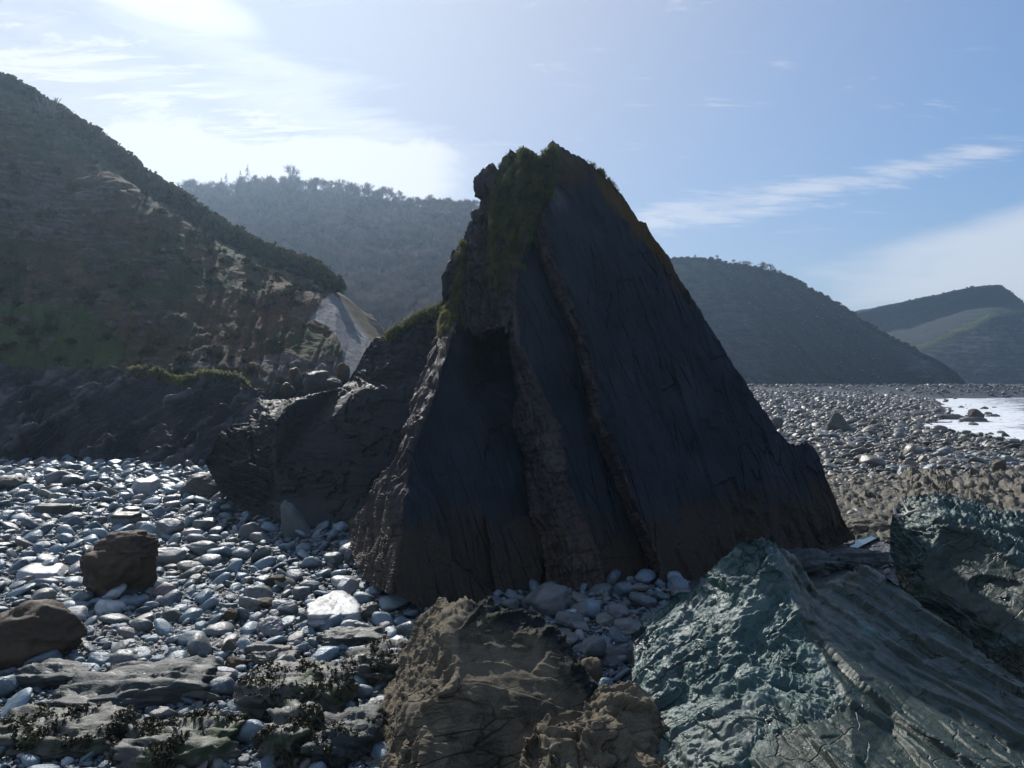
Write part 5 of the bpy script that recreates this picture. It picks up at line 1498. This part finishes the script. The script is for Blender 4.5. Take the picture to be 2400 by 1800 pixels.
dwb = r3(2124, 1206)
dw = thing("driftwood", "bleached forked driftwood lying on the dark mossy rock crest", "driftwood", tuple(dwb))
for pts, ra, rb in ([r3(2094, 1214), r3(2108, 1206), r3(2124, 1205), r3(2144, 1196)], 0.075, 0.035), ([r3(2124, 1206), r3(2116, 1196), r3(2108, 1184) + (0, 0, .08), r3(2107, 1178) + (0, 0, .15)], 0.055, 0.03), ([r3(2094, 1212) , r3(2092, 1209) + (0, 0, .1), r3(2090, 1205) + (-.03, 0, .2)], 0.05, 0.03):
    v, f = tube([p - dwb for p in pts], ra, rb)
    obj("branch", mesh_from("branch", v, f, M_WOOD), dw)

gp = at(1044, 500, 90)
gull = thing("gull", "white gull gliding in front of the wooded hill", "bird", tuple(gp))
bv, bf = ICO[2]
obj("body", mesh_from("body", bv * np.array((0.09, 0.30, 0.085)), bf, M_BIRD), gull)
for s in (-1, 1):
    w = np.array([(0.05 * s, 0.12, 0.03), (0.05 * s, -0.1, 0.03), (0.38 * s, 0.10, 0.22), (0.38 * s, -0.06, 0.22), (0.78 * s, 0.0, 0.10), (0.74 * s, -0.08, 0.10)])
    w2 = w.copy(); w2[:, 2] += 0.025
    V_ = np.concatenate([w, w2])
    F_ = [(0, 1, 3, 2), (2, 3, 5, 4), (6, 8, 9, 7), (8, 10, 11, 9), (0, 2, 8, 6), (2, 4, 10, 8), (1, 7, 9, 3), (3, 9, 11, 5), (4, 5, 11, 10), (0, 6, 7, 1)]
    obj("wing", mesh_from("wing", V_, np.array(F_), M_BIRD, None, False), gull)


# ------------------------------------------------------------------ scattering helper (geometry nodes on a point mesh; the copied shapes are meshes, not objects)
def scatter(name, pts, scl, rot, idx, protos, kind='stuff'):
    me = bpy.data.meshes.new(name)
    n = len(pts)
    me.vertices.add(n); me.vertices.foreach_set("co", np.ascontiguousarray(pts, np.float32).ravel())
    for nm, ty, arr, key in (("scl", 'FLOAT_VECTOR', scl, "vector"), ("rot", 'FLOAT_VECTOR', rot, "vector"), ("idx", 'INT', idx, "value")):
        a = me.attributes.new(nm, ty, 'POINT')
        a.data.foreach_set(key, np.ascontiguousarray(arr, np.int32 if ty == 'INT' else np.float32).ravel())
    o = obj(name, me)
    ng = bpy.data.node_groups.new(name, 'GeometryNodeTree')
    ng.interface.new_socket("Geometry", in_out='INPUT', socket_type='NodeSocketGeometry')
    ng.interface.new_socket("Geometry", in_out='OUTPUT', socket_type='NodeSocketGeometry')
    gi, go = ng.nodes.new("NodeGroupInput"), ng.nodes.new("NodeGroupOutput")
    jn = ng.nodes.new("GeometryNodeJoinGeometry")
    for p in protos:
        oi = ng.nodes.new("GeometryNodeObjectInfo")
        oi.inputs['Object'].default_value = p
        oi.inputs['As Instance'].default_value = False
        oi.transform_space = 'ORIGINAL'
        g2 = ng.nodes.new("GeometryNodeGeometryToInstance")
        ng.links.new(oi.outputs['Geometry'], g2.inputs[0])
        ng.links.new(g2.outputs[0], jn.inputs[0])
    ip = ng.nodes.new("GeometryNodeInstanceOnPoints")
    ip.inputs['Pick Instance'].default_value = True
    for nm, ty, key in (("scl", 'FLOAT_VECTOR', 'Scale'), ("rot", 'FLOAT_VECTOR', 'Rotation'), ("idx", 'INT', 'Instance Index')):
        na = ng.nodes.new("GeometryNodeInputNamedAttribute"); na.data_type = ty
        na.inputs['Name'].default_value = nm
        src = [s for s in na.outputs if s.enabled and s.name == 'Attribute'][0]
        if key == 'Rotation':
            er = ng.nodes.new("FunctionNodeEulerToRotation")
            ng.links.new(src, er.inputs[0]); src = er.outputs[0]
        ng.links.new(src, ip.inputs[key])
    ng.links.new(gi.outputs[0], ip.inputs['Points'])
    ng.links.new(jn.outputs[0], ip.inputs['Instance'])
    ng.links.new(ip.outputs[0], go.inputs[0])
    md = o.modifiers.new("scatter", 'NODES'); md.node_group = ng
    return tag(o, kind=kind)


# ------------------------------------------------------------------ cobbles
NPROTO = 18
cob_me = []
for k in range(NPROTO):
    r = np.random.default_rng(300 + k)
    ang = k % 2 == 1
    v, F = boulder_verts((1.0, r.uniform(0.6, 0.95), r.uniform(0.28, 0.58)), 300 + k, 3, r.uniform(0.45, 0.8) if ang else r.uniform(0.0, 0.3), 0.09, flat=0.75 if k % 6 == 1 else None)
    cob_me.append(mesh_from("cobble", v, F, M_COB))


def gen_cobbles():
    r = np.random.default_rng(99)
    zones = []
    # left cove and the gully below the stack
    n = 170000
    Y = 13.0 + (60.0 - 13.0) * r.random(n) ** 0.8
    u = -1.12 + 1.37 * r.random(n)
    d = np.clip(0.07 + 0.0070 * Y, 0.12, 0.5) * np.exp(r.normal(0, 0.70, n)) * 0.55
    zones.append((u, Y, d))
    # right shore
    n = 52000
    Y = 36 * (175 / 36) ** r.random(n)
    u = 0.24 + 0.56 * r.random(n)
    d = np.clip(0.18 + 0.0036 * Y, 0.25, 0.9) * np.exp(r.normal(0, 0.55, n)) * 0.75
    zones.append((u, Y, d))
    n = 9000
    Y = 13 + 25 * r.random(n)
    u = 0.30 + 0.85 * r.random(n)
    zones.append((u, Y, np.clip(0.10 + 0.008 * Y, 0.15, 0.5) * np.exp(r.normal(0, 0.6, n)) * 0.6))
    n = 14000
    Y = 175 * (400 / 175) ** r.random(n)
    u = 0.20 + 0.60 * r.random(n)
    d = 1.15 * np.exp(r.normal(0, 0.45, n))
    zones.append((u, Y, d))
    u = np.concatenate([z[0] for z in zones]); Y = np.concatenate([z[1] for z in zones]); d = np.concatenate([z[2] for z in zones])
    d = np.minimum(np.clip(d, 0.10, 2.6), np.where(Y < 62, 0.95, 2.6))
    x = u * Y
    sea_d = np.interp(Y, _shx, _shv) - x
    ok = (sea_d > 0.5) | ((sea_d > -14) & (r.random(len(u)) < 0.02))
    # thin out over the reef bed and the shaded pools
    ok &= ~((Y < 54) & (u > 0.42) & (r.random(len(u)) < 0.9))
    ok &= ~((u > 0.24) & (u < 0.44) & (Y < 40) & (Y > 24))
    x, Y, d = x[ok], Y[ok], d[ok]
    order = np.argsort(-d)
    cell = {}
    keep = []
    cs = 1.0
    xl, yl, dl = x.tolist(), Y.tolist(), d.tolist()
    for i in order.tolist():
        xi, yi, di = xl[i], yl[i], dl[i]
        cx_, cy_ = int(xi // cs), int(yi // cs)
        ok_ = True
        for a in range(cx_ - 2, cx_ + 3):
            for b in range(cy_ - 2, cy_ + 3):
                for j in cell.get((a, b), ()):
                    rr_ = 0.455 * (di + dl[j])
                    if (xi - xl[j]) ** 2 + (yi - yl[j]) ** 2 < rr_ * rr_:
                        ok_ = False; break
                if not ok_: break
            if not ok_: break
        if ok_:
            cell.setdefault((cx_, cy_), []).append(i)
            keep.append(i)
    return x[keep], Y[keep], d[keep]


cx_a, cy_a, cd_a = gen_cobbles()
r = np.random.default_rng(5)
nC = len(cx_a)
cz = ground_z(cx_a, cy_a) + cd_a * r.uniform(0.06, 0.24, nC)
rot = np.stack([r.normal(0, 0.38, nC), r.normal(0, 0.38, nC), r.uniform(0, 6.283, nC)], -1)
scl = cd_a[:, None] * r.uniform(0.8, 1.2, (nC, 3))
idx = r.integers(0, NPROTO, nC)
pxs = cx_a / cy_a * FS + CX
pys = HY + (CAM_H - cz) / cy_a * FS
# the 280 cobbles that show largest stand as objects of their own
vis = (pxs > 0) & (pxs < 880) & (pys < 1790) & (pys > 1100)
vis &= ~((pxs > 640) & (pys < 1270)) & ~((pxs > 860) & (pys > 1420))
show = np.where(vis, cd_a / cy_a, 0)
single = np.argsort(-show)[:280]
colr = {0: "grey"}
for i in single.tolist():
    o = bpy.data.objects.new("cobble", cob_me[idx[i]])
    COL.objects.link(o)
    o.location = (cx_a[i], cy_a[i], cz[i]); o.rotation_euler = tuple(rot[i]); o.scale = tuple(scl[i])
    tag(o, "loose rounded cobble lying among its like on the left cove beach", "cobble", "cobbles on the left cove beach")
rest = np.ones(nC, bool); rest[single] = False
first = {}
for o in COL.objects:
    if o.name.startswith("cobble") and o.data: first.setdefault(o.data.name, o)
protos = [first[m.name] for m in cob_me if m.name in first]
pm = {m.name: i for i, m in enumerate([p.data for p in protos])}
scatter("cobbles", np.stack([cx_a, cy_a, cz], -1)[rest], scl[rest], rot[rest], idx[rest] % len(protos), protos)
# small pebbles that fill the gaps
r = np.random.default_rng(6)
n = 30000
Y = 12.5 + (50 - 12.5) * r.random(n) ** 1.1
x = (-1.05 + 1.30 * r.random(n)) * Y
dd = np.clip(0.05 + 0.0035 * Y, 0.05, 0.25) * np.exp(r.normal(0, 0.35, n))
scatter("pebbles", np.stack([x, Y, ground_z(x, Y) + dd * 0.12], -1), dd[:, None] * r.uniform(0.8, 1.2, (n, 3)), np.stack([r.normal(0, .4, n), r.normal(0, .4, n), r.uniform(0, 6.28, n)], -1), r.integers(0, len(protos), n), protos)


# ------------------------------------------------------------------ trees
def bare_tree(seed, h=11.0, spread=0.55, levels=4):
    r = np.random.default_rng(seed)
    segs = []

    def grow(p, d, ln, rad, lv):
        q = p + d * ln
        mid = (p + q) / 2 + r.normal(0, 0.04 * ln, 3)
        segs.append((p, mid, rad, rad * 0.85)); segs.append((mid, q, rad * 0.85, rad * 0.65))
        if lv == 0: return
        nchild = int(r.integers(3, 5)) if lv > 1 else int(r.integers(6, 9))
        for k in range(nchild):
            nd = d + r.normal(0, spread, 3); nd[2] += 0.30 if lv < levels else 0.55
            nd /= np.linalg.norm(nd)
            st = p + (q - p) * r.uniform(0.45, 1.0)
            grow(st, nd, ln * r.uniform(0.68, 0.92), rad * 0.55, lv - 1)
    grow(np.zeros(3), np.array((0.03, 0, 1.0)), h * 0.22, h * 0.02, levels)
    trunk, crown = [], []
    for i, (a, b, ra, rb) in enumerate(segs):
        (trunk if i < 2 else crown).append((a, b, ra, rb))

    def build(sg, mn):
        n = 3
        A = np.array([s[0] for s in sg]); B = np.array([s[1] for s in sg])
        RA = np.maximum([s[2] for s in sg], mn); RB = np.maximum([s[3] for s in sg], mn)
        D = B - A; D /= np.linalg.norm(D, axis=1, keepdims=True) + 1e-9
        X = np.cross(D, np.array((0.31, 0.77, 0.2))); X /= np.linalg.norm(X, axis=1, keepdims=True) + 1e-9
        Yv = np.cross(D, X)
        V = []
        for k in range(n):
            a = 2 * math.pi * k / n
            o_ = X * math.cos(a) + Yv * math.sin(a)
            V.append(A + o_ * RA[:, None]); V.append(B + o_ * RB[:, None])
        V = np.stack(V, 1)
        m = len(sg)
        F = []
        bidx = np.arange(m)[:, None] * (2 * n)
        for k in range(n):
            k2 = (k + 1) % n
            F.append(bidx + np.array([[2 * k, 2 * k2, 2 * k2 + 1, 2 * k + 1]]))
        return V.reshape(-1, 3), np.concatenate(F, 0)
    return build(trunk, 0.09), build(crown, 0.03)


def fir_tree(seed, h=13.0):
    r = np.random.default_rng(seed)
    V, F = [], []
    n = 260
    for k in range(n):
        t = r.random() ** 0.8
        z = h * (0.15 + 0.85 * t); rad = h * 0.2 * (1 - t) + 0.15
        a = r.uniform(0, 6.283)
        d = np.array((math.cos(a), math.sin(a), -0.25)); s = np.array((-math.sin(a), math.cos(a), 0))
        p = np.array((0, 0, z)); q = p + d * rad * r.uniform(0.7, 1.1)
        b = len(V); w = 0.35
        V += [p + s * 0.05, q + s * w * 0.5 * 0.6, q + d * 0.3, q - s * w * 0.5 * 0.6]
        F.append((b, b + 1, b + 2, b + 3))
    return np.array(V), np.array(F)


tree_defs = [bare_tree(400 + k, 10.5, 0.5 + 0.06 * (k % 3)) for k in range(5)]
trunk_me = [mesh_from("trunk", t[0][0], t[0][1], M_TWIG) for t in tree_defs]
crown_me = [mesh_from("crown", t[1][0], t[1][1], M_TWIG) for t in tree_defs]
whole_me = []
for t in tree_defs:
    (v1, f1), (v2, f2) = t
    whole_me.append(mesh_from("bare_tree", np.concatenate([v1, v2]), np.concatenate([f1, f2 + len(v1)]), M_TWIG))


def surf_at(Psurf, nb_, sx_, sy_):
    q = Psurf[nb_:].reshape(-1, 3)
    X_ = q[:, 0] / q[:, 1] * FS + CX; Y_ = HY - (q[:, 2] - CAM_H) / q[:, 1] * FS
    return q[np.argmin((X_ - sx_) ** 2 + (Y_ - sy_) ** 2)]


def plant_tree(loc, k, s, label, group=None, parts=True, rotz=0.0):
    if parts:
        t = thing("bare_tree", label, "tree", tuple(loc), group)
        t.rotation_euler = (0, 0, rotz); t.scale = (s, s, s)
        obj("trunk", trunk_me[k], t); obj("crown", crown_me[k], t)
        return t
    o = obj("bare_tree", whole_me[k], None, tuple(loc))
    o.rotation_euler = (0, 0, rotz); o.scale = (s, s, s)
    return tag(o, label, "tree", group)


first_tree = plant_tree(surf_at(WOOD_P, WOOD_NB, 694, 448) + (0, 0, -1), 0, 2.0, "tallest bare round-crowned tree on top of the wooded hill", None, True)
rt = np.random.default_rng(77)
crest_row = WOOD_P[WOOD_NB]
cxs = crest_row[:, 0] / crest_row[:, 1] * FS + CX
n_sky = 0
for sxx in np.linspace(428, 1112, 84):
    sxx = sxx + rt.uniform(-5, 5)
    i = int(np.argmin(np.abs(cxs - sxx)))
    s = rt.uniform(0.85, 1.12) if not (480 < sxx < 620) else rt.uniform(0.5, 0.8)
    if 430 < sxx < 475: s = 1.5
    plant_tree(crest_row[i] + (rt.uniform(-1, 1), rt.uniform(-2, 6), -0.8), int(rt.integers(0, 5)), s, "leafless tree on the skyline of the wooded valley hill", "trees on the wooded skyline", False, rt.uniform(0, 6.28))
fm = [fir_tree(500 + k) for k in range(2)]
fir_me = [mesh_from("conifer", v, f, M_FIR) for v, f in fm]
for sxx, s, lb in ((518, 0.85, "thin spire-shaped conifer, left of the conifers on the wooded skyline"), (532, 1.0, "taller pointed conifer, second on the wooded skyline"), (566, 1.0, "conifer where the wooded skyline begins to climb"), (578, 1.15, "last and tallest conifer on the wooded skyline")):
    i = int(np.argmin(np.abs(cxs - sxx)))
    o = obj("conifer", fir_me[n_sky % 2], None, tuple(crest_row[i] + (0, 0, -1.5))); n_sky += 1
    o.scale = (s, s, s)
    tag(o, lb, "tree")
# the wood itself
q = WOOD_P[WOOD_NB + 1:-1, 2:-2]
n = 4600
ii = rt.integers(0, q.shape[0], n); jj = rt.integers(0, q.shape[1], n)
tp_ = q[ii, jj] + rt.normal(0, 0.8, (n, 3)) * (1, 1, 0.2) + np.array((0, 0, -0.6))
vis = tp_[:, 0] / tp_[:, 1] * FS + CX < 1250
tp_ = tp_[vis]; n = len(tp_)
s = rt.uniform(0.75, 1.35, n)
singles = [o for o in COL.objects if o.type == 'MESH' and o.name.startswith("bare_tree")]
tproto = []
for m in whole_me:
    for o in singles:
        if o.data == m: tproto.append(o); break
scatter("woodland", tp_, np.stack([s, s, s], -1), np.stack([np.zeros(n), np.zeros(n), rt.uniform(0, 6.28, n)], -1), rt.integers(0, len(tproto), n), tproto)
# trees and bushes along the dark hill's top
hrow = HILL_P[HILL_NB]
hxs = hrow[:, 0] / hrow[:, 1] * FS + CX
for sxx, s in ((1566, .5), (1597, .55), (1612, .6), (1632, .75), (1668, .7), (1680, .8), (1692, .75), (1722, .9), (1735, .8), (1748, 1.0), (1762, .9), (1785, 1.2), (1797, 1.35), (1806, 1.3), (1817, 1.0), (1828, .7)):
    i = int(np.argmin(np.abs(hxs - sxx)))
    plant_tree(hrow[i] + (0, rt.uniform(0, 4), -1.2), int(rt.integers(0, 5)), s * 0.85, "small leafless tree on the skyline of the dark hill across the bay", "trees on the far hill skyline", False, rt.uniform(0, 6.28))


# ------------------------------------------------------------------ undergrowth on the headland
def bush(seed, twiggy=True, n=70):
    r = np.random.default_rng(seed)
    V, F = [], []
    for k in range(n):
        a = r.uniform(0, 6.283); e_ = r.uniform(0.15, 1.5)
        d = np.array((math.cos(a) * math.cos(e_), math.sin(a) * math.cos(e_), math.sin(e_)))
        L = r.uniform(0.5, 1.0)
        p = np.array((r.normal(0, 0.12), r.normal(0, 0.12), 0.0)); q = p + d * L
        s = np.cross(d, r.normal(size=3)); s /= np.linalg.norm(s) + 1e-9
        w = 0.028 if twiggy else r.uniform(0.05, 0.11)
        b = len(V)
        V += [p - s * w, p + s * w, q + s * w * 0.4, q - s * w * 0.4]; F.append((b, b + 1, b + 2, b + 3))
        if not twiggy:
            m = p + d * L * 0.7
            V += [m - s * w, m + s * w, q + s * w * 2 + d * .1, q - s * w * 2 + d * .1]; F.append((b + 4, b + 5, b + 6, b + 7))
    return np.array(V), np.array(F)


bush_me = [mesh_from("shrub", *bush(600 + k, k % 2 == 0, 90), M_TWIG if k % 2 == 0 else M_BUSH, None, False) for k in range(4)]
shr = []
for k, (sxx, s, lb) in enumerate([(115, 3.4, "bare spreading shrub high on the left headland crest"), (40, 2.2, "leafy bush near the top left of the headland crest"), (222, 2.0, "bare bush midway down the headland crest"), (232, 2.0, "leafy bush midway down the headland crest"), (681, 2.6, "spiky bare shrub near the seaward end of the headland crest")]):
    p = surf_at(HEAD_P, HEAD_NB, sxx, np.interp(sxx, [c[0] for c in crestL], [c[1] for c in crestL]))
    o = obj("shrub", bush_me[k % 4], None, tuple(p + (0, 0, -0.3))); o.scale = (s * 1.15, s, s)
    tag(o, lb, "shrub"); shr.append(o)
q = HEAD_P[HEAD_NB:-1]
n1, n2 = 1700, 350
c_r = q[0:6].reshape(-1, 3)
vis = (c_r[:, 0] / c_r[:, 1] * FS + CX > -60) & (c_r[:, 0] / c_r[:, 1] * FS + CX < 780)
c_r = c_r[vis]
p1 = c_r[rt.integers(0, len(c_r), n1)]
body = q.reshape(-1, 3)
bx_ = body[:, 0] / body[:, 1] * FS + CX; by_ = HY - (body[:, 2] - CAM_H) / body[:, 1] * FS
vis = (bx_ > -60) & (bx_ < 800) & ~((bx_ > 720) & (by_ > 690)) & (fbm(body, 0.06, 3, 0.5, 8.0) > -0.12)
body = body[vis]
p2 = body[rt.integers(0, len(body), n2)]
pp = np.concatenate([p1, p2]) + np.array((0, 0, -0.15))
s = np.concatenate([rt.uniform(0.5, 1.0, n1) ** 3 * 2.4, rt.uniform(0.35, 0.95, n2)])
n = n1 + n2
scatter("undergrowth", pp, np.stack([s, s, s], -1), np.stack([rt.normal(0, .25, n), rt.normal(0, .25, n), rt.uniform(0, 6.28, n)], -1), np.where(rt.random(n) < 0.5, rt.integers(0, 2, n) * 2, rt.integers(0, 4, n)), shr[:4])


def hill_scrub(name, Ph, nb_, n_crest, n_body, lo, hi, xmax=9999):
    q = Ph[nb_:-2]
    c_ = q[0:3].reshape(-1, 3); b_ = q.reshape(-1, 3)
    cx_ = c_[:, 0] / c_[:, 1] * FS + CX; bx2 = b_[:, 0] / b_[:, 1] * FS + CX
    c_ = c_[(cx_ > 1500) & (cx_ < xmax)]; b_ = b_[(bx2 > 1500) & (bx2 < 2450) & (fbm(b_, 0.02, 3, 0.5, 6.0) > -0.2)]
    p = np.concatenate([c_[rt.integers(0, len(c_), n_crest)], b_[rt.integers(0, len(b_), n_body)]]) + np.array((0, 0, -0.2))
    n = len(p); s = np.concatenate([rt.uniform(lo, hi, n_crest), rt.uniform(lo * 0.6, hi * 0.7, n_body)])
    scatter(name, p, np.stack([s * 1.1, s * 1.1, s], -1), np.stack([rt.normal(0, .3, n), rt.normal(0, .3, n), rt.uniform(0, 6.28, n)], -1), rt.integers(0, 4, n), shr[:4])


hill_scrub("scrub", HILL_P, HILL_NB, 360, 900, 0.5, 1.7, 2150)
hill_scrub("scrub", FAR_P, FAR_NB, 140, 700, 0.6, 1.6)


# ------------------------------------------------------------------ grass and seaweed tufts (one mesh each)
def blades(pos, length, width, up, seed, per=7, droop=0.5):
    r = np.random.default_rng(seed)
    n = len(pos) * per
    p = np.repeat(pos, per, 0) + r.normal(0, 0.05, (n, 3)) * np.repeat(length, per)[:, None] * 2
    L = np.repeat(length, per) * r.uniform(0.6, 1.2, n)
    d = np.repeat(up, per, 0) + r.normal(0, 0.45, (n, 3)); d /= np.linalg.norm(d, axis=1, keepdims=True)
    s = np.cross(d, r.normal(size=(n, 3))); s /= np.linalg.norm(s, axis=1, keepdims=True)
    w = L[:, None] * width
    m = p + d * L[:, None] * 0.55
    e = p + d * L[:, None] + np.array((0, 0, -1.0)) * (L * droop * 0.5)[:, None]
    V = np.stack([p - s * w, p + s * w, m + s * w * 0.8, m - s * w * 0.8, e], 1).reshape(-1, 3)
    b = np.arange(n)[:, None] * 5
    T = np.concatenate([b + [[0, 1, 2]], b + [[0, 2, 3]], b + [[3, 2, 4]]], 0)
    return V, T


def pick(Pg, w, n, seed):
    r = np.random.default_rng(seed)
    w = np.clip(w, 0, None).ravel(); w = w / w.sum()
    return r.choice(len(w), n, p=w)


Pg, SXg, SYg = STACK['P'], STACK['SX'], STACK['SY']
area = np.linalg.norm(np.cross(np.gradient(Pg, axis=0), np.gradient(Pg, axis=1)), axis=-1)
wg = mk2[nbk:, :, 1] * area
ia = pick(Pg, wg * ss(2, 14, SYg - np.interp(SXg, top_a[:, 0], top_a[:, 1])), 4200, 1)
strip = np.exp(-((SXg - np.interp(SYg, [560, 600, 660, 700, 740, 790], [1088, 1078, 1072, 1066, 1062, 1048])) / 6.0) ** 2) * ss(560, 580, SYg) * ss(790, 760, SYg)
ib = pick(Pg, strip * area, 700, 2)
eg = ss(10, 0, SYg - np.interp(SXg, top_a[:, 0], top_a[:, 1])) * ss(1370, 1385, SXg) * ss(1460, 1430, SXg)
ic = pick(Pg, eg * area, 50, 3)
posb = Pg.reshape(-1, 3)[ib]
r = np.random.default_rng(9)
V_, T_ = blades(posb, r.uniform(0.2, 0.45, len(ib)), 0.05, STACK['N'].reshape(-1, 3)[ib] * 0.8 + np.array((-0.3, 0, 0.35)), 14, 9, 1.9)
tag(obj("grass", mesh_from("grass", V_ - base, T_, M_LITGRASS, None, False), stack), kind='stuff')
ii = np.concatenate([ia, ic])
pos = Pg.reshape(-1, 3)[ii]
nn_ = STACK['N'].reshape(-1, 3)[ii]
r = np.random.default_rng(8)
V_, T_ = blades(pos, r.uniform(0.14, 0.34, len(ii)), 0.045, nn_ * 0.7 + np.array((0, 0, 0.35)), 4, 8, 1.9)
o = obj("grass", mesh_from("grass", V_ - base, T_, M_GRASS, None, False), stack)
tag(o, kind='stuff')
Pg, SXg, SYg, td = OUTC['P'], OUTC['SX'], OUTC['SY'], OUTC['topd']
wg = ss(26, 2, td) * ss(905, 930, SXg) * ss(1045, 1030, SXg) * np.linalg.norm(np.cross(np.gradient(Pg, axis=0), np.gradient(Pg, axis=1)), axis=-1)
ii = pick(Pg, wg, 900, 5)
pos = Pg.reshape(-1, 3)[ii]
V_, T_ = blades(pos, r.uniform(0.25, 0.6, len(ii)), 0.05, np.tile((0.0, -0.2, 0.9), (len(ii), 1)), 6, 7, 1.3)
ob = np.array(outcrop.location)
o = obj("grass", mesh_from("grass", V_ - ob, T_, M_LITGRASS, None, False), outcrop)
tag(o, kind='stuff')
Pg, SXg, SYg, td = LEDG['P'], LEDG['SX'], LEDG['SY'], LEDG['topd']
wg = ss(22, 2, td) * ss(290, 330, SXg) * ss(590, 570, SXg)
ii = pick(Pg, wg, 1100, 7)
pos = Pg.reshape(-1, 3)[ii]
V_, T_ = blades(pos, r.uniform(0.25, 0.6, len(ii)), 0.06, np.tile((0.0, -0.2, 0.9), (len(ii), 1)), 8, 6, 1.0)
ob = np.array(ledge.location)
o = obj("grass", mesh_from("grass", V_ - ob, T_, M_LITGRASS, None, False), ledge)
tag(o, kind='stuff')

# seaweed on the lower ledges
for L_, dens in ((2, 550), (3, 350), (4, 700), (5, 700), (6, 120), (7, 250)):
    lo = LEDGES[L_]
    co = np.empty(len(lo.data.vertices) * 3, np.float32); lo.data.vertices.foreach_get("co", co); co = co.reshape(-1, 3)
    nr = np.empty(len(lo.data.vertices) * 3, np.float32); lo.data.vertices.foreach_get("normal", nr); nr = nr.reshape(-1, 3)
    nzz = fbm(co, 1.2, 3, 0.6, 77.0 + L_)
    w = np.clip(nr[:, 2], 0, 1) ** 2 * ss(-0.05, 0.2, nzz)
    ii = pick(co, w, dens, 30 + L_)
    V_, T_ = blades(co[ii] + (r.normal(0, 0.03, (len(ii), 3))).astype(np.float32), r.uniform(0.07, 0.17, len(ii)), 0.12, nr[ii] * 0.02 + r.normal(0, 0.5, (len(ii), 3)) * np.array((1, 1, 0.15)) + np.array((0.1, -0.3, 0)), 40 + L_, 8, 0.9)
    o = obj("seaweed", mesh_from("seaweed", V_, T_, M_WEED, None, False), lo)
    tag(o, kind='stuff')

# ------------------------------------------------------------------ sea haze
def haze_box(x0, x1, y0, y1, z0, z1, dens):
    V = [(x, y, z) for x in (x0, x1) for y in (y0, y1) for z in (z0, z1)]
    F = [(0, 1, 3, 2), (4, 6, 7, 5), (0, 4, 5, 1), (2, 3, 7, 6), (0, 2, 6, 4), (1, 5, 7, 3)]
    m = bpy.data.materials.new("haze")
    m.use_nodes = True
    nt = m.node_tree; nt.nodes.clear()
    out = nt.nodes.new("ShaderNodeOutputMaterial")
    pv = nt.nodes.new("ShaderNodeVolumePrincipled")
    pv.inputs['Color'].default_value = (0.52, 0.74, 1.0, 1)
    pv.inputs['Density'].default_value = dens
    pv.inputs['Anisotropy'].default_value = 0.68
    nt.links.new(pv.outputs[0], out.inputs['Volume'])
    o = obj("haze", mesh_from("haze", V, np.array(F), m, None, False))
    return tag(o, kind='stuff')


haze_box(-2700, 4400, -2700, 4300, -6, 128, 0.00034)
